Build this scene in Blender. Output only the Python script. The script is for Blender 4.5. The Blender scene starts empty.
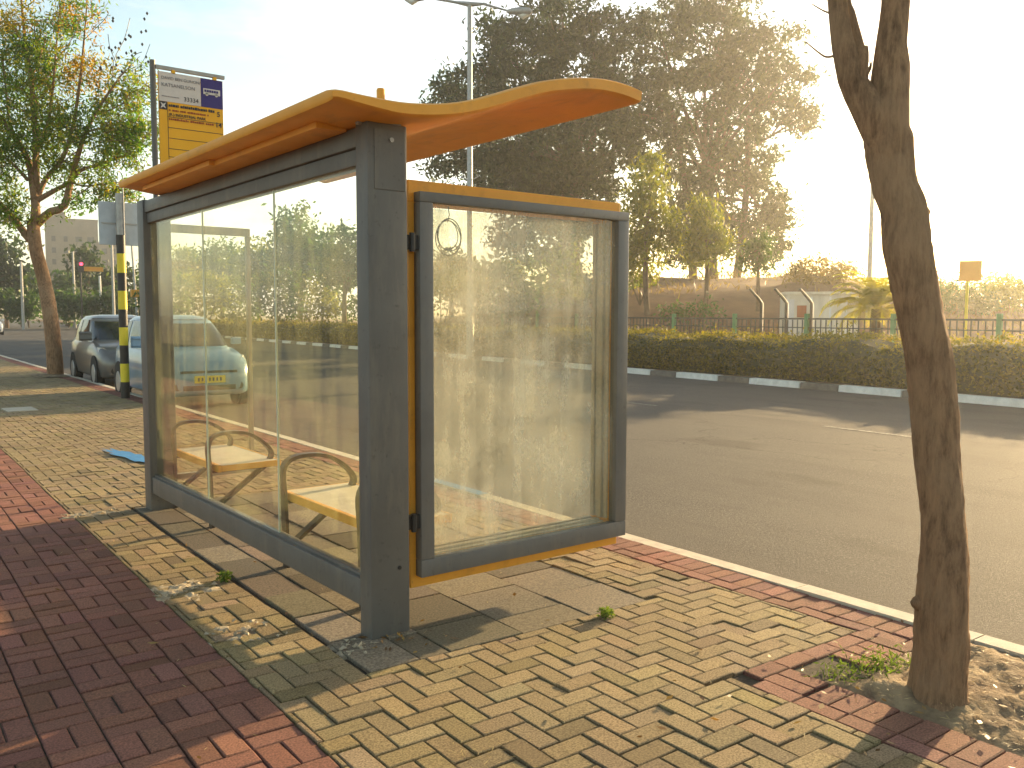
import bpy, bmesh, math, random
import numpy as np
from mathutils import Vector, Matrix
rng = np.random.default_rng(7)
random.seed(7)
S = bpy.context.scene
COL = S.collection
R = math.radians

# ------------------------------------------------------------------ camera
F, PITCH, YAW, ROLL, CAMH = 883.356, 0.0775, 0.664, 0.0027, 1.55
_fw = np.array([math.sin(YAW)*math.cos(PITCH), math.cos(YAW)*math.cos(PITCH), -math.sin(PITCH)])
_a = np.array([math.cos(YAW), -math.sin(YAW), 0.0]); _b = np.cross(_a, _fw)
_rt = _a*math.cos(ROLL)+_b*math.sin(ROLL); _up = -_a*math.sin(ROLL)+_b*math.cos(ROLL)
EYE = np.array([0, 0, CAMH])
cd = bpy.data.cameras.new('camera'); co = bpy.data.objects.new('camera', cd); COL.objects.link(co)
m = Matrix.Identity(4)
for i in range(3):
    m[i][0] = _rt[i]; m[i][1] = _up[i]; m[i][2] = -_fw[i]; m[i][3] = EYE[i]
co.matrix_world = m
cd.sensor_width = 36; cd.lens = 36*F/1024; cd.clip_start = 0.05; cd.clip_end = 4000
S.camera = co

def at(x, y, d):
    """surveyed point: photo direction at depth d, in world metres"""
    return EYE + d*(_fw + _rt*(x-512)/F + _up*(384-y)/F)

# ------------------------------------------------------------------ materials
def mat(name):
    m = bpy.data.materials.new(name); m.use_nodes = True
    nt = m.node_tree; nt.nodes.clear()
    out = nt.nodes.new('ShaderNodeOutputMaterial')
    return m, nt, out
def N(nt, t, **k):
    n = nt.nodes.new(t)
    for a, v in k.items():
        if a.startswith('i_'):
            key = a[2:]
            key = int(key) if key.isdigit() else key.replace('_', ' ')
            n.inputs[key].default_value = v
        else: setattr(n, a, v)
    return n
def L(nt, a, b): nt.links.new(a, b)
def ramp(nt, fac, stops):
    r = N(nt, 'ShaderNodeValToRGB'); e = r.color_ramp.elements
    while len(e) > 1: e.remove(e[0])
    e[0].position, e[0].color = stops[0][0], (*stops[0][1], 1)
    for p, c in stops[1:]:
        x = e.new(p); x.color = (*c, 1)
    L(nt, fac, r.inputs[0]); return r.outputs[0]
def noise(nt, scale, detail=4, rough=.55, coord='Object', sc=None):
    t = N(nt, 'ShaderNodeTexCoord'); v = t.outputs[coord]
    if sc:
        mp = N(nt, 'ShaderNodeMapping'); mp.inputs['Scale'].default_value = sc; L(nt, v, mp.inputs[0]); v = mp.outputs[0]
    n = N(nt, 'ShaderNodeTexNoise', i_Scale=scale, i_Detail=detail, i_Roughness=rough); L(nt, v, n.inputs['Vector'])
    return n.outputs['Fac']
def mixc(nt, f, a, b, mode='MIX'):
    n = N(nt, 'ShaderNodeMix', data_type='RGBA', blend_type=mode)
    if isinstance(f, (int, float)): n.inputs[0].default_value = f
    else: L(nt, f, n.inputs[0])
    for s, v in ((n.inputs[6], a), (n.inputs[7], b)):
        if isinstance(v, tuple): s.default_value = (*v, 1)
        else: L(nt, v, s)
    return n.outputs[2]
def math_(nt, op, a, b=0.0):
    n = N(nt, 'ShaderNodeMath', operation=op)
    for s, v in ((n.inputs[0], a), (n.inputs[1], b)):
        if isinstance(v, (int, float)): s.default_value = v
        else: L(nt, v, s)
    return n.outputs[0]

def surf(name, c1, c2=None, scale=8, rough=.7, metal=0, bump=0, bscale=60, spec=.4, stops=(.35, .65), sc=None, coat=0, attr=None, coord='Object', rough2=None):
    m, nt, out = mat(name)
    p = N(nt, 'ShaderNodeBsdfPrincipled', i_Roughness=rough, i_Metallic=metal)
    p.inputs['Specular IOR Level'].default_value = spec
    if coat: p.inputs['Coat Weight'].default_value = coat; p.inputs['Coat Roughness'].default_value = .08
    f = noise(nt, scale, 6, .6, coord, sc)
    c = ramp(nt, f, [(stops[0], c1), (stops[1], c2 or c1)])
    if attr:
        a = N(nt, 'ShaderNodeAttribute', attribute_name=attr)
        c = mixc(nt, 1.0, c, a.outputs['Color'], 'MULTIPLY')
    L(nt, c, p.inputs['Base Color'])
    if rough2 is not None:
        mr = N(nt, 'ShaderNodeMapRange'); mr.inputs['To Min'].default_value = rough; mr.inputs['To Max'].default_value = rough2
        L(nt, noise(nt, scale*1.7, 5, .6, coord, sc), mr.inputs[0]); L(nt, mr.outputs[0], p.inputs['Roughness'])
    if bump:
        b = N(nt, 'ShaderNodeBump', i_Strength=bump, i_Distance=.01)
        L(nt, noise(nt, bscale, 5, .65, coord, sc), b.inputs['Height']); L(nt, b.outputs[0], p.inputs['Normal'])
    L(nt, p.outputs[0], out.inputs[0]); return m

def leafmat(name, cols, trans=.5, tcol=None):
    m, nt, out = mat(name)
    a = N(nt, 'ShaderNodeAttribute', attribute_name='tone')
    k = len(cols)
    c = ramp(nt, a.outputs['Fac'], [(i/max(1, k-1), cols[i]) for i in range(k)])
    d = N(nt, 'ShaderNodeBsdfPrincipled', i_Roughness=.5); d.inputs['Specular IOR Level'].default_value = .3
    L(nt, c, d.inputs['Base Color'])
    t = N(nt, 'ShaderNodeBsdfTranslucent')
    L(nt, mixc(nt, 1.0, c, tcol or (1.6, 1.5, .6), 'MULTIPLY'), t.inputs[0])
    mx = N(nt, 'ShaderNodeMixShader', i_0=trans); L(nt, d.outputs[0], mx.inputs[1]); L(nt, t.outputs[0], mx.inputs[2])
    L(nt, mx.outputs[0], out.inputs[0]); return m

def glassmat(name, tint, dlo, dhi, streak, smear_scale, dirtcol=(.75, .7, .52), edge=0):
    """window glass with dried dirt: clear pane + thin dust film that scatters light"""
    m, nt, out = mat(name)
    tr = N(nt, 'ShaderNodeBsdfTransparent'); tr.inputs[0].default_value = (*tint, 1)
    gl = N(nt, 'ShaderNodeBsdfGlossy', i_Roughness=.03); gl.inputs[0].default_value = (1, 1, 1, 1)
    lw = N(nt, 'ShaderNodeLayerWeight', i_Blend=.5)
    fr = math_(nt, 'ADD', math_(nt, 'MULTIPLY', math_(nt, 'POWER', lw.outputs['Facing'], 5.0), .8), .03)
    m1 = N(nt, 'ShaderNodeMixShader'); L(nt, fr, m1.inputs[0]); L(nt, tr.outputs[0], m1.inputs[1]); L(nt, gl.outputs[0], m1.inputs[2])
    df = N(nt, 'ShaderNodeBsdfDiffuse'); df.inputs[0].default_value = (*dirtcol, 1)
    tl = N(nt, 'ShaderNodeBsdfTranslucent'); tl.inputs[0].default_value = (*dirtcol, 1)
    dd = N(nt, 'ShaderNodeMixShader', i_0=.72); L(nt, df.outputs[0], dd.inputs[1]); L(nt, tl.outputs[0], dd.inputs[2])
    n1 = noise(nt, smear_scale, 6, .65)
    n2 = noise(nt, streak, 4, .6, 'Object', (1, 1, .06))
    n3 = noise(nt, 90, 3, .7, 'Object', (1, 1, .5))
    f = math_(nt, 'ADD', math_(nt, 'ADD', math_(nt, 'MULTIPLY', n1, .5), math_(nt, 'MULTIPLY', n2, .3)), math_(nt, 'MULTIPLY', n3, .2))
    mr = N(nt, 'ShaderNodeMapRange'); L(nt, f, mr.inputs[0])
    mr.inputs['From Min'].default_value = .43; mr.inputs['From Max'].default_value = .61
    mr.inputs['To Min'].default_value = dlo; mr.inputs['To Max'].default_value = dhi
    m2 = N(nt, 'ShaderNodeMixShader'); L(nt, mr.outputs[0], m2.inputs[0]); L(nt, m1.outputs[0], m2.inputs[1]); L(nt, dd.outputs[0], m2.inputs[2])
    L(nt, m2.outputs[0], out.inputs[0]); return m

def emit(name, c, s):
    m, nt, out = mat(name); e = N(nt, 'ShaderNodeEmission', i_Strength=s); e.inputs[0].default_value = (*c, 1)
    L(nt, e.outputs[0], out.inputs[0]); return m

M = {}
M['tan'] = surf('tan_paver', (.165, .122, .064), (.40, .305, .165), 130, .85, bump=1.0, bscale=260, attr='Col', spec=.25)
M['red'] = surf('red_paver', (.15, .070, .052), (.33, .15, .108), 130, .85, bump=1.0, bscale=260, attr='Col', spec=.25)
M['bed'] = surf('joint_sand', (.035, .028, .02), (.09, .07, .045), 30, .95, bump=.5)
M['slab'] = surf('concrete_slab', (.11, .092, .066), (.25, .208, .15), 90, .85, bump=.5, bscale=160, attr='Col', spec=.25)
M['kerb'] = surf('kerb_concrete', (.48, .43, .34), (.62, .56, .44), 9, .85, bump=.4, bscale=90)
M['kerb_white'] = surf('kerb_white_paint', (.62, .60, .55), (.80, .78, .72), 5, .7, bump=.4)
M['kerb_dark'] = surf('kerb_dark_paint', (.10, .09, .08), (.17, .15, .13), 5, .8, bump=.4)
M['soil'] = surf('dry_soil', (.13, .085, .05), (.34, .25, .14), 6, .95, bump=1.0, bscale=40)
M['rubble'] = surf('rubble', (.30, .25, .17), (.52, .44, .31), 22, .95, bump=1.0, bscale=70)
M['grey'] = surf('grey_paint', (.108, .103, .093), (.132, .126, .114), 3, .42, spec=.45, bump=.08, bscale=14, rough2=.6)
M['greydoor'] = surf('grey_aluminium', (.122, .119, .112), (.148, .144, .136), 4, .38, spec=.5, rough2=.5)
M['orange'] = surf('orange_paint', (.76, .335, .034), (.84, .385, .044), 4, .42, spec=.4, rough2=.6)
M['orange_edge'] = M['orange']
M['black'] = surf('black_plastic', (.02, .02, .02), (.03, .03, .03), 5, .5)
M['steel'] = surf('galvanised_steel', (.34, .33, .31), (.44, .43, .40), 12, .5, metal=.35)
M['alu'] = surf('interior_aluminium', (.36, .32, .24), (.52, .46, .34), 9, .5, metal=.2, sc=(1, 1, .1))
M['armgrey'] = surf('bench_arm_paint', (.045, .04, .033), (.065, .055, .045), 6, .45)
M['seat'] = surf('seat_slats', (.68, .62, .48), (.78, .72, .58), 10, .5)
M['seatedge'] = surf('seat_edge', (.72, .36, .05), (.80, .42, .07), 8, .5)
def grime(m, c, lo, hi, scale, sc, amt):
    nt = m.node_tree; p = next(n for n in nt.nodes if n.type == 'BSDF_PRINCIPLED'); l = p.inputs['Base Color'].links[0].from_socket
    f = ramp(nt, noise(nt, scale, 6, .7, 'Object', sc), [(lo, (0, 0, 0)), (hi, (amt, amt, amt))])
    L(nt, mixc(nt, f, l, c), p.inputs['Base Color'])
for k_ in ('grey', 'greydoor'):
    grime(M[k_], (.21, .185, .145), .50, .72, 9, (1, 1, .18), .55); grime(M[k_], (.045, .04, .035), .60, .70, 26, None, .5)
grime(M['orange'], (.42, .20, .04), .52, .75, 7, (1, .4, 1), .55); grime(M['orange'], (.30, .17, .06), .62, .72, 40, None, .5)
M['bark'] = None
M['yellow'] = surf('yellow_band', (.72, .56, .03), (.80, .64, .04), 10, .5)
M['blackband'] = surf('black_band', (.025, .022, .02), (.04, .035, .03), 10, .5)
M['signback'] = surf('sign_back', (.42, .47, .50), (.50, .55, .58), 5, .5)
M['signyellow'] = surf('sign_yellow', (.80, .40, .015), (.86, .45, .02), 3, .55)
M['signwhite'] = surf('sign_white', (.62, .58, .54), (.70, .66, .62), 6, .55)
M['signblue'] = surf('sign_blue', (.035, .025, .16), (.05, .035, .20), 5, .5)
M['white'] = surf('white_paint', (.74, .73, .70), (.82, .81, .78), 5, .5)
M['ink'] = surf('dark_ink', (.03, .03, .035), (.05, .05, .06), 8, .6)
M['inkgrey'] = surf('grey_ink', (.16, .15, .17), (.22, .21, .22), 8, .6)
M['redink'] = surf('red_ink', (.32, .07, .02), (.36, .09, .03), 8, .6)
M['glass'] = glassmat('dirty_wall_glass', (.97, .97, .91), .0, .036, 14, 2.2, (.76, .80, .46))
M['glasscase'] = glassmat('dirty_case_glass', (.96, .96, .91), .03, .34, 12, 2.4, (.95, .95, .88))
M['glassedge'] = surf('glass_edge', (.62, .72, .60), (.70, .78, .66), 5, .3)
M['hill'] = surf('dry_hill', (.11, .052, .026), (.24, .125, .055), .25, .95, bump=1, bscale=3)
M['ground'] = surf('dry_ground', (.11, .085, .045), (.20, .15, .08), .2, .95)
M['carblue'] = surf('car_paint_blue', (.17, .30, .42), (.19, .32, .44), 2, .28, spec=.5, coat=.6)
M['cargrey'] = surf('car_paint_grey', (.115, .115, .11), (.13, .13, .125), 2, .3, spec=.5, coat=.6, metal=.2)
M['carwhite'] = surf('car_paint_white', (.72, .72, .70), (.76, .76, .74), 2, .3, spec=.5, coat=.6)
M['carglass'] = surf('car_glass', (.022, .028, .03), (.03, .036, .04), 3, .06, spec=.7)
M['tyre'] = surf('tyre', (.018, .018, .018), (.03, .03, .03), 20, .8)
M['rim'] = surf('rim', (.40, .40, .40), (.48, .48, .48), 8, .35, metal=.6)
M['lens'] = surf('headlight_lens', (.62, .60, .52), (.70, .68, .60), 8, .12, spec=.7)
M['plate'] = surf('number_plate', (.75, .55, .04), (.78, .58, .05), 8, .5)
M['concrete_wall'] = surf('building_render', (.23, .18, .12), (.30, .24, .165), .3, .85)
M['winglass'] = surf('window_dark', (.05, .05, .05), (.08, .08, .08), 1, .2)
M['booth'] = surf('booth_wall', (.62, .55, .42), (.78, .71, .57), 2.5, .7, sc=(1, 1, .2))
M['fence'] = surf('fence_paint', (.055, .05, .045), (.08, .075, .065), 4, .6)
M['fencegreen'] = surf('fence_green', (.10, .24, .10), (.13, .28, .13), 4, .6)
M['redlens'] = emit('red_signal', (1, .04, .08), 2.5)
M['orangeplate'] = surf('orange_plate', (.75, .33, .03), (.80, .36, .04), 4, .5)
M['bluepaint'] = surf('blue_paint', (.03, .17, .38), (.06, .26, .50), 30, .8, bump=.4, bscale=150)
M['manhole'] = surf('manhole_lid', (.42, .37, .28), (.50, .44, .34), 12, .85, bump=.4)

def barkmat(name, c1, c2, c3, sc=1.0):
    m, nt, out = mat(name)
    p = N(nt, 'ShaderNodeBsdfPrincipled', i_Roughness=.9); p.inputs['Specular IOR Level'].default_value = .2
    f = noise(nt, 38*sc, 8, .72, 'Object', (1, 1, .22))
    g = noise(nt, 3.5*sc, 4, .6)
    c = mixc(nt, ramp(nt, g, [(.42, (0, 0, 0)), (.62, (1, 1, 1))]), ramp(nt, f, [(.33, c1), (.62, c2)]), c3)
    c = mixc(nt, .45, c, ramp(nt, f, [(.33, c1), (.62, c2)]))
    L(nt, c, p.inputs['Base Color'])
    b = N(nt, 'ShaderNodeBump', i_Strength=1, i_Distance=.03); L(nt, f, b.inputs['Height']); L(nt, b.outputs[0], p.inputs['Normal'])
    L(nt, p.outputs[0], out.inputs[0]); return m
M['bark'] = barkmat('bark', (.12, .068, .038), (.38, .225, .125), (.40, .26, .155))
M['barkfar'] = barkmat('bark_far', (.06, .04, .028), (.16, .11, .075), (.20, .15, .10), .4)
M['leaf_euc'] = leafmat('leaf_dark', [(.014, .030, .008), (.030, .055, .015), (.085, .105, .026)], .38, (1.4, 1.6, .5))
M['leaf_light'] = leafmat('leaf_light', [(.07, .10, .02), (.13, .155, .03), (.22, .21, .035)], .55, (1.55, 1.5, .45))
M['leaf_mid'] = leafmat('leaf_mid', [(.028, .058, .016), (.05, .088, .026), (.09, .125, .035)], .45, (1.3, 1.6, .6))
M['leaf_jac'] = leafmat('leaf_feathery', [(.05, .11, .02), (.09, .16, .025), (.16, .20, .03), (.32, .22, .025), (.40, .18, .015)], .6, (1.25, 1.6, .5))
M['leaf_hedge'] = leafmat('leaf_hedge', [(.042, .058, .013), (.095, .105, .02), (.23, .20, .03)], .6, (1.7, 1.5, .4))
M['leaf_orange_lit'] = leafmat('leaf_orange_lit', [(.09, .075, .02), (.16, .12, .03), (.22, .15, .03)], .5)  # orange sunlight on the shrubs put into the leaf colour
M['leaf_palm'] = leafmat('leaf_palm', [(.18, .20, .03), (.28, .28, .04), (.38, .34, .05)], .65)
M['hedgecore'] = surf('hedge_core', (.018, .026, .010), (.030, .040, .014), 6, .9)
M['leaf_weed'] = leafmat('leaf_weed', [(.06, .11, .02), (.12, .18, .04)], .5)
M['straw'] = leafmat('straw', [(.30, .24, .12), (.45, .36, .18)], .3)

def asphalt():
    m, nt, out = mat('asphalt')
    p = N(nt, 'ShaderNodeBsdfPrincipled', i_Roughness=.85); p.inputs['Specular IOR Level'].default_value = .2
    f = noise(nt, 60, 5, .85); g = noise(nt, .35, 5, .6); h = noise(nt, 1.2, 5, .65, 'Object', (1, .25, 1))
    c = ramp(nt, f, [(.36, (.022, .021, .020)), (.55, (.088, .083, .076)), (.68, (.30, .28, .25))])
    c = mixc(nt, ramp(nt, g, [(.35, (.0, .0, .0)), (.68, (1, 1, 1))]), c, mixc(nt, .6, c, (.115, .105, .09)))
    c = mixc(nt, ramp(nt, h, [(.5, (.0, .0, .0)), (.75, (.55, .55, .55))]), c, (.04, .037, .034))
    tc = N(nt, 'ShaderNodeTexCoord'); vo = N(nt, 'ShaderNodeTexVoronoi', feature='DISTANCE_TO_EDGE', i_Scale=.32)
    wv = N(nt, 'ShaderNodeTexNoise', i_Scale=1.6, i_Detail=5); L(nt, tc.outputs['Object'], wv.inputs['Vector'])
    vm = N(nt, 'ShaderNodeVectorMath', operation='ADD'); L(nt, tc.outputs['Object'], vm.inputs[0]); L(nt, wv.outputs['Color'], vm.inputs[1]); L(nt, vm.outputs[0], vo.inputs['Vector'])
    cr = ramp(nt, vo.outputs[0], [(.0, (.75, .75, .75)), (.006, (0, 0, 0))])
    gate = ramp(nt, noise(nt, .22, 2), [(.48, (0, 0, 0)), (.56, (1, 1, 1))])
    c = mixc(nt, mixc(nt, 1.0, cr, gate, 'MULTIPLY'), c, (.016, .015, .014))
    oil = ramp(nt, noise(nt, .9, 3, .5, 'Object', (1, .5, 1)), [(.62, (0, 0, 0)), (.72, (.5, .5, .5))]); c = mixc(nt, oil, c, (.024, .022, .02))
    tr_ = ramp(nt, noise(nt, 1.0, 2, .5, 'Object', (.75, .03, 1)), [(.40, (0, 0, 0)), (.62, (.35, .35, .35))]); c = mixc(nt, tr_, c, (.10, .092, .08))
    L(nt, c, p.inputs['Base Color'])
    b = N(nt, 'ShaderNodeBump', i_Strength=.8, i_Distance=.012); L(nt, f, b.inputs['Height']); L(nt, b.outputs[0], p.inputs['Normal'])
    L(nt, p.outputs[0], out.inputs[0]); return m
M['asphalt'] = asphalt()
M['lane'] = surf('worn_lane_paint', (.085, .08, .072), (.30, .285, .25), 22, .8, stops=(.45, .66))

# ------------------------------------------------------------------ mesh helpers
class MB:
    def __init__(s): s.v = []; s.f = []; s.mi = []; s.smooth = False
    def add(s, vs, fs, mi=0):
        o = len(s.v); s.v += [tuple(map(float, v)) for v in vs]
        for f in fs: s.f.append(tuple(i+o for i in f)); s.mi.append(mi)
        return s
    def box(s, a, b, mi=0, rz=0, bev=0):
        x0, y0, z0 = a; x1, y1, z1 = b
        if bev:
            bm = bmesh.new(); bmesh.ops.create_cube(bm, size=1)
            for v in bm.verts: v.co = Vector(((x0+x1)/2+v.co.x*(x1-x0), (y0+y1)/2+v.co.y*(y1-y0), (z0+z1)/2+v.co.z*(z1-z0)))
            bmesh.ops.bevel(bm, geom=bm.edges[:], offset=bev, segments=2, affect='EDGES', profile=.6)
            bm.verts.index_update()
            s.add([v.co[:] for v in bm.verts], [[v.index for v in f.verts] for f in bm.faces], mi); bm.free(); return s
        vs = [(x0,y0,z0),(x1,y0,z0),(x1,y1,z0),(x0,y1,z0),(x0,y0,z1),(x1,y0,z1),(x1,y1,z1),(x0,y1,z1)]
        s.add(vs, [(0,3,2,1),(4,5,6,7),(0,1,5,4),(1,2,6,5),(2,3,7,6),(3,0,4,7)], mi); return s
    def tube(s, path, rad, n=10, mi=0, cap=True, wob=0, rr=None):
        P = [np.array(p, float) for p in path]; k = len(P)
        rad = [rad]*k if isinstance(rad, (int, float)) else rad
        vs = []; ref = None
        for i in range(k):
            d = P[min(i+1, k-1)]-P[max(i-1, 0)]; d = d/(np.linalg.norm(d)+1e-9)
            if ref is None:
                ref = np.array([1., 0, 0]) if abs(d[0]) < .8 else np.array([0, 1., 0])
            u = ref - d*(ref@d); u /= np.linalg.norm(u)+1e-9; w = np.cross(d, u); ref = u
            for j in range(n):
                a = 2*math.pi*j/n; r = rad[i]*(1+(rr(i, j) if rr else 0))
                vs.append(P[i]+u*math.cos(a)*r+w*math.sin(a)*r)
        fs = [(i*n+j, i*n+(j+1) % n, (i+1)*n+(j+1) % n, (i+1)*n+j) for i in range(k-1) for j in range(n)]
        if cap: fs += [tuple(range(n-1, -1, -1)), tuple((k-1)*n+j for j in range(n))]
        s.add(vs, fs, mi); return s
    def prism(s, poly, axis, t0, t1, mi=0):
        """poly of 2D pts extruded along axis (0=x: pts are (y,z); 1=y: (x,z); 2=z: (x,y))"""
        def mk(p, t): return [(t, p[0], p[1]), (p[0], t, p[1]), (p[0], p[1], t)][axis]
        n = len(poly)
        s.add([mk(p, t0) for p in poly]+[mk(p, t1) for p in poly],
              [tuple(range(n)), tuple(range(2*n-1, n-1, -1))]+[(i, n+i, n+(i+1) % n, (i+1) % n) for i in range(n)], mi); return s
    def build(s, name, mats, parent=None, smooth=None, loc=None):
        me = bpy.data.meshes.new(name); me.from_pydata(s.v, [], s.f)
        for m_ in (mats if isinstance(mats, (list, tuple)) else [mats]): me.materials.append(m_)
        if max(s.mi, default=0): me.polygons.foreach_set('material_index', s.mi)
        bm = bmesh.new(); bm.from_mesh(me); bmesh.ops.recalc_face_normals(bm, faces=bm.faces); bm.to_mesh(me); bm.free()
        sm = s.smooth if smooth is None else smooth
        if sm:
            me.polygons.foreach_set('use_smooth', [True]*len(me.polygons))
            try: me.set_sharp_from_angle(angle=R(40))
            except Exception: pass
        o = bpy.data.objects.new(name, me); COL.objects.link(o)
        if parent is not None: o.parent = parent
        if loc is not None: o.location = loc
        return o
def rawmesh(name, V, faces_n, mats, parent=None, tone=None, col=None, mi=None, smooth=False):
    """fast quad mesh from numpy: V (n*faces_n,3)"""
    me = bpy.data.meshes.new(name); nv = len(V); nf = nv//faces_n
    me.vertices.add(nv); me.vertices.foreach_set('co', np.ascontiguousarray(V, dtype=np.float32).ravel())
    me.loops.add(nv); me.loops.foreach_set('vertex_index', np.arange(nv, dtype=np.int32))
    me.polygons.add(nf); me.polygons.foreach_set('loop_start', np.arange(0, nv, faces_n, dtype=np.int32))
    if mi is not None: me.polygons.foreach_set('material_index', np.asarray(mi, dtype=np.int32))
    me.update(calc_edges=True)
    for m_ in (mats if isinstance(mats, (list, tuple)) else [mats]): me.materials.append(m_)
    if tone is not None:
        a = me.attributes.new('tone', 'FLOAT', 'POINT'); a.data.foreach_set('value', np.repeat(tone, faces_n).astype(np.float32))
    me.validate()
    o = bpy.data.objects.new(name, me); COL.objects.link(o)
    if parent is not None: o.parent = parent
    return o
def tag(o, label=None, cat=None, group=None, kind=None):
    if label: o['label'] = label
    if cat: o['category'] = cat
    if group: o['group'] = group
    if kind: o['kind'] = kind
    return o
def empty(name, label, cat, loc=(0, 0, 0), group=None):
    o = bpy.data.objects.new(name, None); COL.objects.link(o); o.location = loc; o.empty_display_size = .2
    return tag(o, label, cat, group)
def world_parent(o, p):
    """parent while keeping world coordinates"""
    o.parent = p; o.matrix_parent_inverse = Matrix.Translation(p.location).inverted(); return o
def P_(mb, name, mats, p, **k):
    return world_parent(mb.build(name, mats, **k), p)

def leaves(C, ln, wd, up=0.0, droop=0.0):
    """diamond leaves at centres C"""
    n = len(C)
    d = rng.normal(size=(n, 3)); d[:, 2] -= droop; d /= np.linalg.norm(d, axis=1)[:, None]
    e = rng.normal(size=(n, 3)); e[:, 2] *= (1-up)
    e = np.cross(d, e); e /= np.linalg.norm(e, axis=1)[:, None]+1e-9
    s = rng.uniform(.6, 1.3, n)[:, None]
    a = C+d*ln*s/2; b = C-d*ln*s/2; q = e*wd*s/2
    V = np.empty((n, 4, 3)); V[:, 0] = b; V[:, 1] = C+q; V[:, 2] = a; V[:, 3] = C-q
    return V.reshape(-1, 3)
def ellipsoid_clumps(c, r, n, shell=.55):
    d = rng.normal(size=(n, 3)); d /= np.linalg.norm(d, axis=1)[:, None]
    k = rng.uniform(shell, 1.0, n)[:, None]**.8
    return np.array(c)+d*k*np.array(r)

# ------------------------------------------------------------------ world, sun
SUNAZ, SUNEL = math.atan2(1, .2), R(11.3)      # azimuth from +Y towards +X
W = bpy.data.worlds.new('World'); S.world = W; W.use_nodes = True
nt = W.node_tree; bg = nt.nodes['Background']
sky = nt.nodes.new('ShaderNodeTexSky'); sky.sky_type = 'NISHITA'; sky.sun_disc = False
sky.sun_elevation = SUNEL; sky.sun_rotation = SUNAZ
sky.air_density = 1.0; sky.dust_density = 1.3; sky.ozone_density = 1.0; sky.altitude = 50
wm = nt.nodes.new('ShaderNodeMix'); wm.data_type = 'RGBA'; wm.blend_type = 'MULTIPLY'; wm.inputs[0].default_value = 1
nt.links.new(sky.outputs[0], wm.inputs[6]); wm.inputs[7].default_value = (1.04, 1.0, .86, 1)
tcw = nt.nodes.new('ShaderNodeTexCoord'); mpw = nt.nodes.new('ShaderNodeMapping'); mpw.inputs['Scale'].default_value = (2.2, 2.2, 7.0); nt.links.new(tcw.outputs['Generated'], mpw.inputs[0])
nzw = nt.nodes.new('ShaderNodeTexNoise'); nzw.inputs['Scale'].default_value = 1.6; nzw.inputs['Detail'].default_value = 7; nzw.inputs['Roughness'].default_value = .6; nt.links.new(mpw.outputs[0], nzw.inputs['Vector'])
cl = ramp(nt, nzw.outputs['Fac'], [(.46, (0, 0, 0)), (.68, (.75, .75, .75))])
bw_ = nt.nodes.new('ShaderNodeRGBToBW'); nt.links.new(wm.outputs[2], bw_.inputs[0])
gr = nt.nodes.new('ShaderNodeMath'); gr.operation = 'MULTIPLY'; gr.inputs[1].default_value = 1.45; nt.links.new(bw_.outputs[0], gr.inputs[0])
cm = nt.nodes.new('ShaderNodeCombineColor'); [nt.links.new(gr.outputs[0], cm.inputs[i]) for i in range(3)]
nt.links.new(mixc(nt, cl, wm.outputs[2], cm.outputs[0]), bg.inputs[0]); bg.inputs[1].default_value = .12
sl = bpy.data.lights.new('sun', 'SUN'); sl.energy = 5.0; sl.angle = R(.6); sl.color = (1, .71, .36)
so = bpy.data.objects.new('sun', sl); COL.objects.link(so)
sv = Vector((math.sin(SUNAZ)*math.cos(SUNEL), math.cos(SUNAZ)*math.cos(SUNEL), math.sin(SUNEL)))
so.rotation_euler = sv.to_track_quat('Z', 'Y').to_euler(); so.location = (30, 6, 20)

vs_ = S.view_settings; S.display_settings.display_device = 'sRGB'
vs_.view_transform = 'Standard'; vs_.look = 'None'; vs_.exposure = 1.6; vs_.gamma = 1; vs_.use_curve_mapping = False
S.render.engine = 'CYCLES'
cy = S.cycles; cy.use_denoising = True; cy.max_bounces = 7; cy.diffuse_bounces = 3; cy.glossy_bounces = 3; cy.transmission_bounces = 4; cy.transparent_max_bounces = 24
cy.sample_clamp_indirect = 6; cy.caustics_reflective = False; cy.caustics_refractive = False

# ------------------------------------------------------------------ ground, road, pavement
TH = -.0267                                      # street frame turned a little against the shelter
ct, st = math.cos(TH), math.sin(TH)
def uv2w(u, v): return (u*ct - v*st, u*st + v*ct)
U_RED, U_BAND, U_KERB, U_KERBO = 1.273, 3.93, 4.23, 4.36
PIT = (3.25, 1.0, 4.23, 2.12); PITR = (2.95, .7, 3.93, 2.42)
SLAB = (1.70, 3.36, 3.42, 7.45)

def sheet(name, pts, z, m, kind='structure'):
    o = MB().add([(*p, z) for p in pts], [tuple(range(len(pts)))]).build(name, m); tag(o, kind=kind); return o
sheet('ground', [(-1500, -1500), (1500, -1500), (1500, 1500), (-1500, 1500)], -.30, M['ground'])

def far_x(y): return 17.35+.1*(y-6.9)             # front of the far kerb
ro = MB(); ys = [-80, -20, 0, 10, 20, 40, 80, 160, 320, 700]
vv = []; 
for y in ys: vv += [(uv2w(U_KERBO-.01, y)[0], y, -.12), (max(far_x(y), uv2w(U_KERBO, y)[0]+.5)+.05, y, -.12)]
ro.add(vv, [(2*i, 2*i+1, 2*i+3, 2*i+2) for i in range(len(ys)-1)])
tag(ro.build('road', M['asphalt']), kind='structure')
lm = MB()
for y0, y1 in ((-6, -4.5), (6.0, 7.6), (11.2, 12.9), (17, 18.7), (23, 24.7), (29, 31), (36, 38), (44, 46)):
    f = lambda y: 11.45+.06*y
    lm.add([(f(y0), y0, -.115), (f(y0)+.11, y0, -.115), (f(y1)+.11, y1, -.115), (f(y1), y1, -.115)], [(0, 1, 2, 3)])
tag(lm.build('road_marking', M['lane']), kind='structure')

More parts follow.
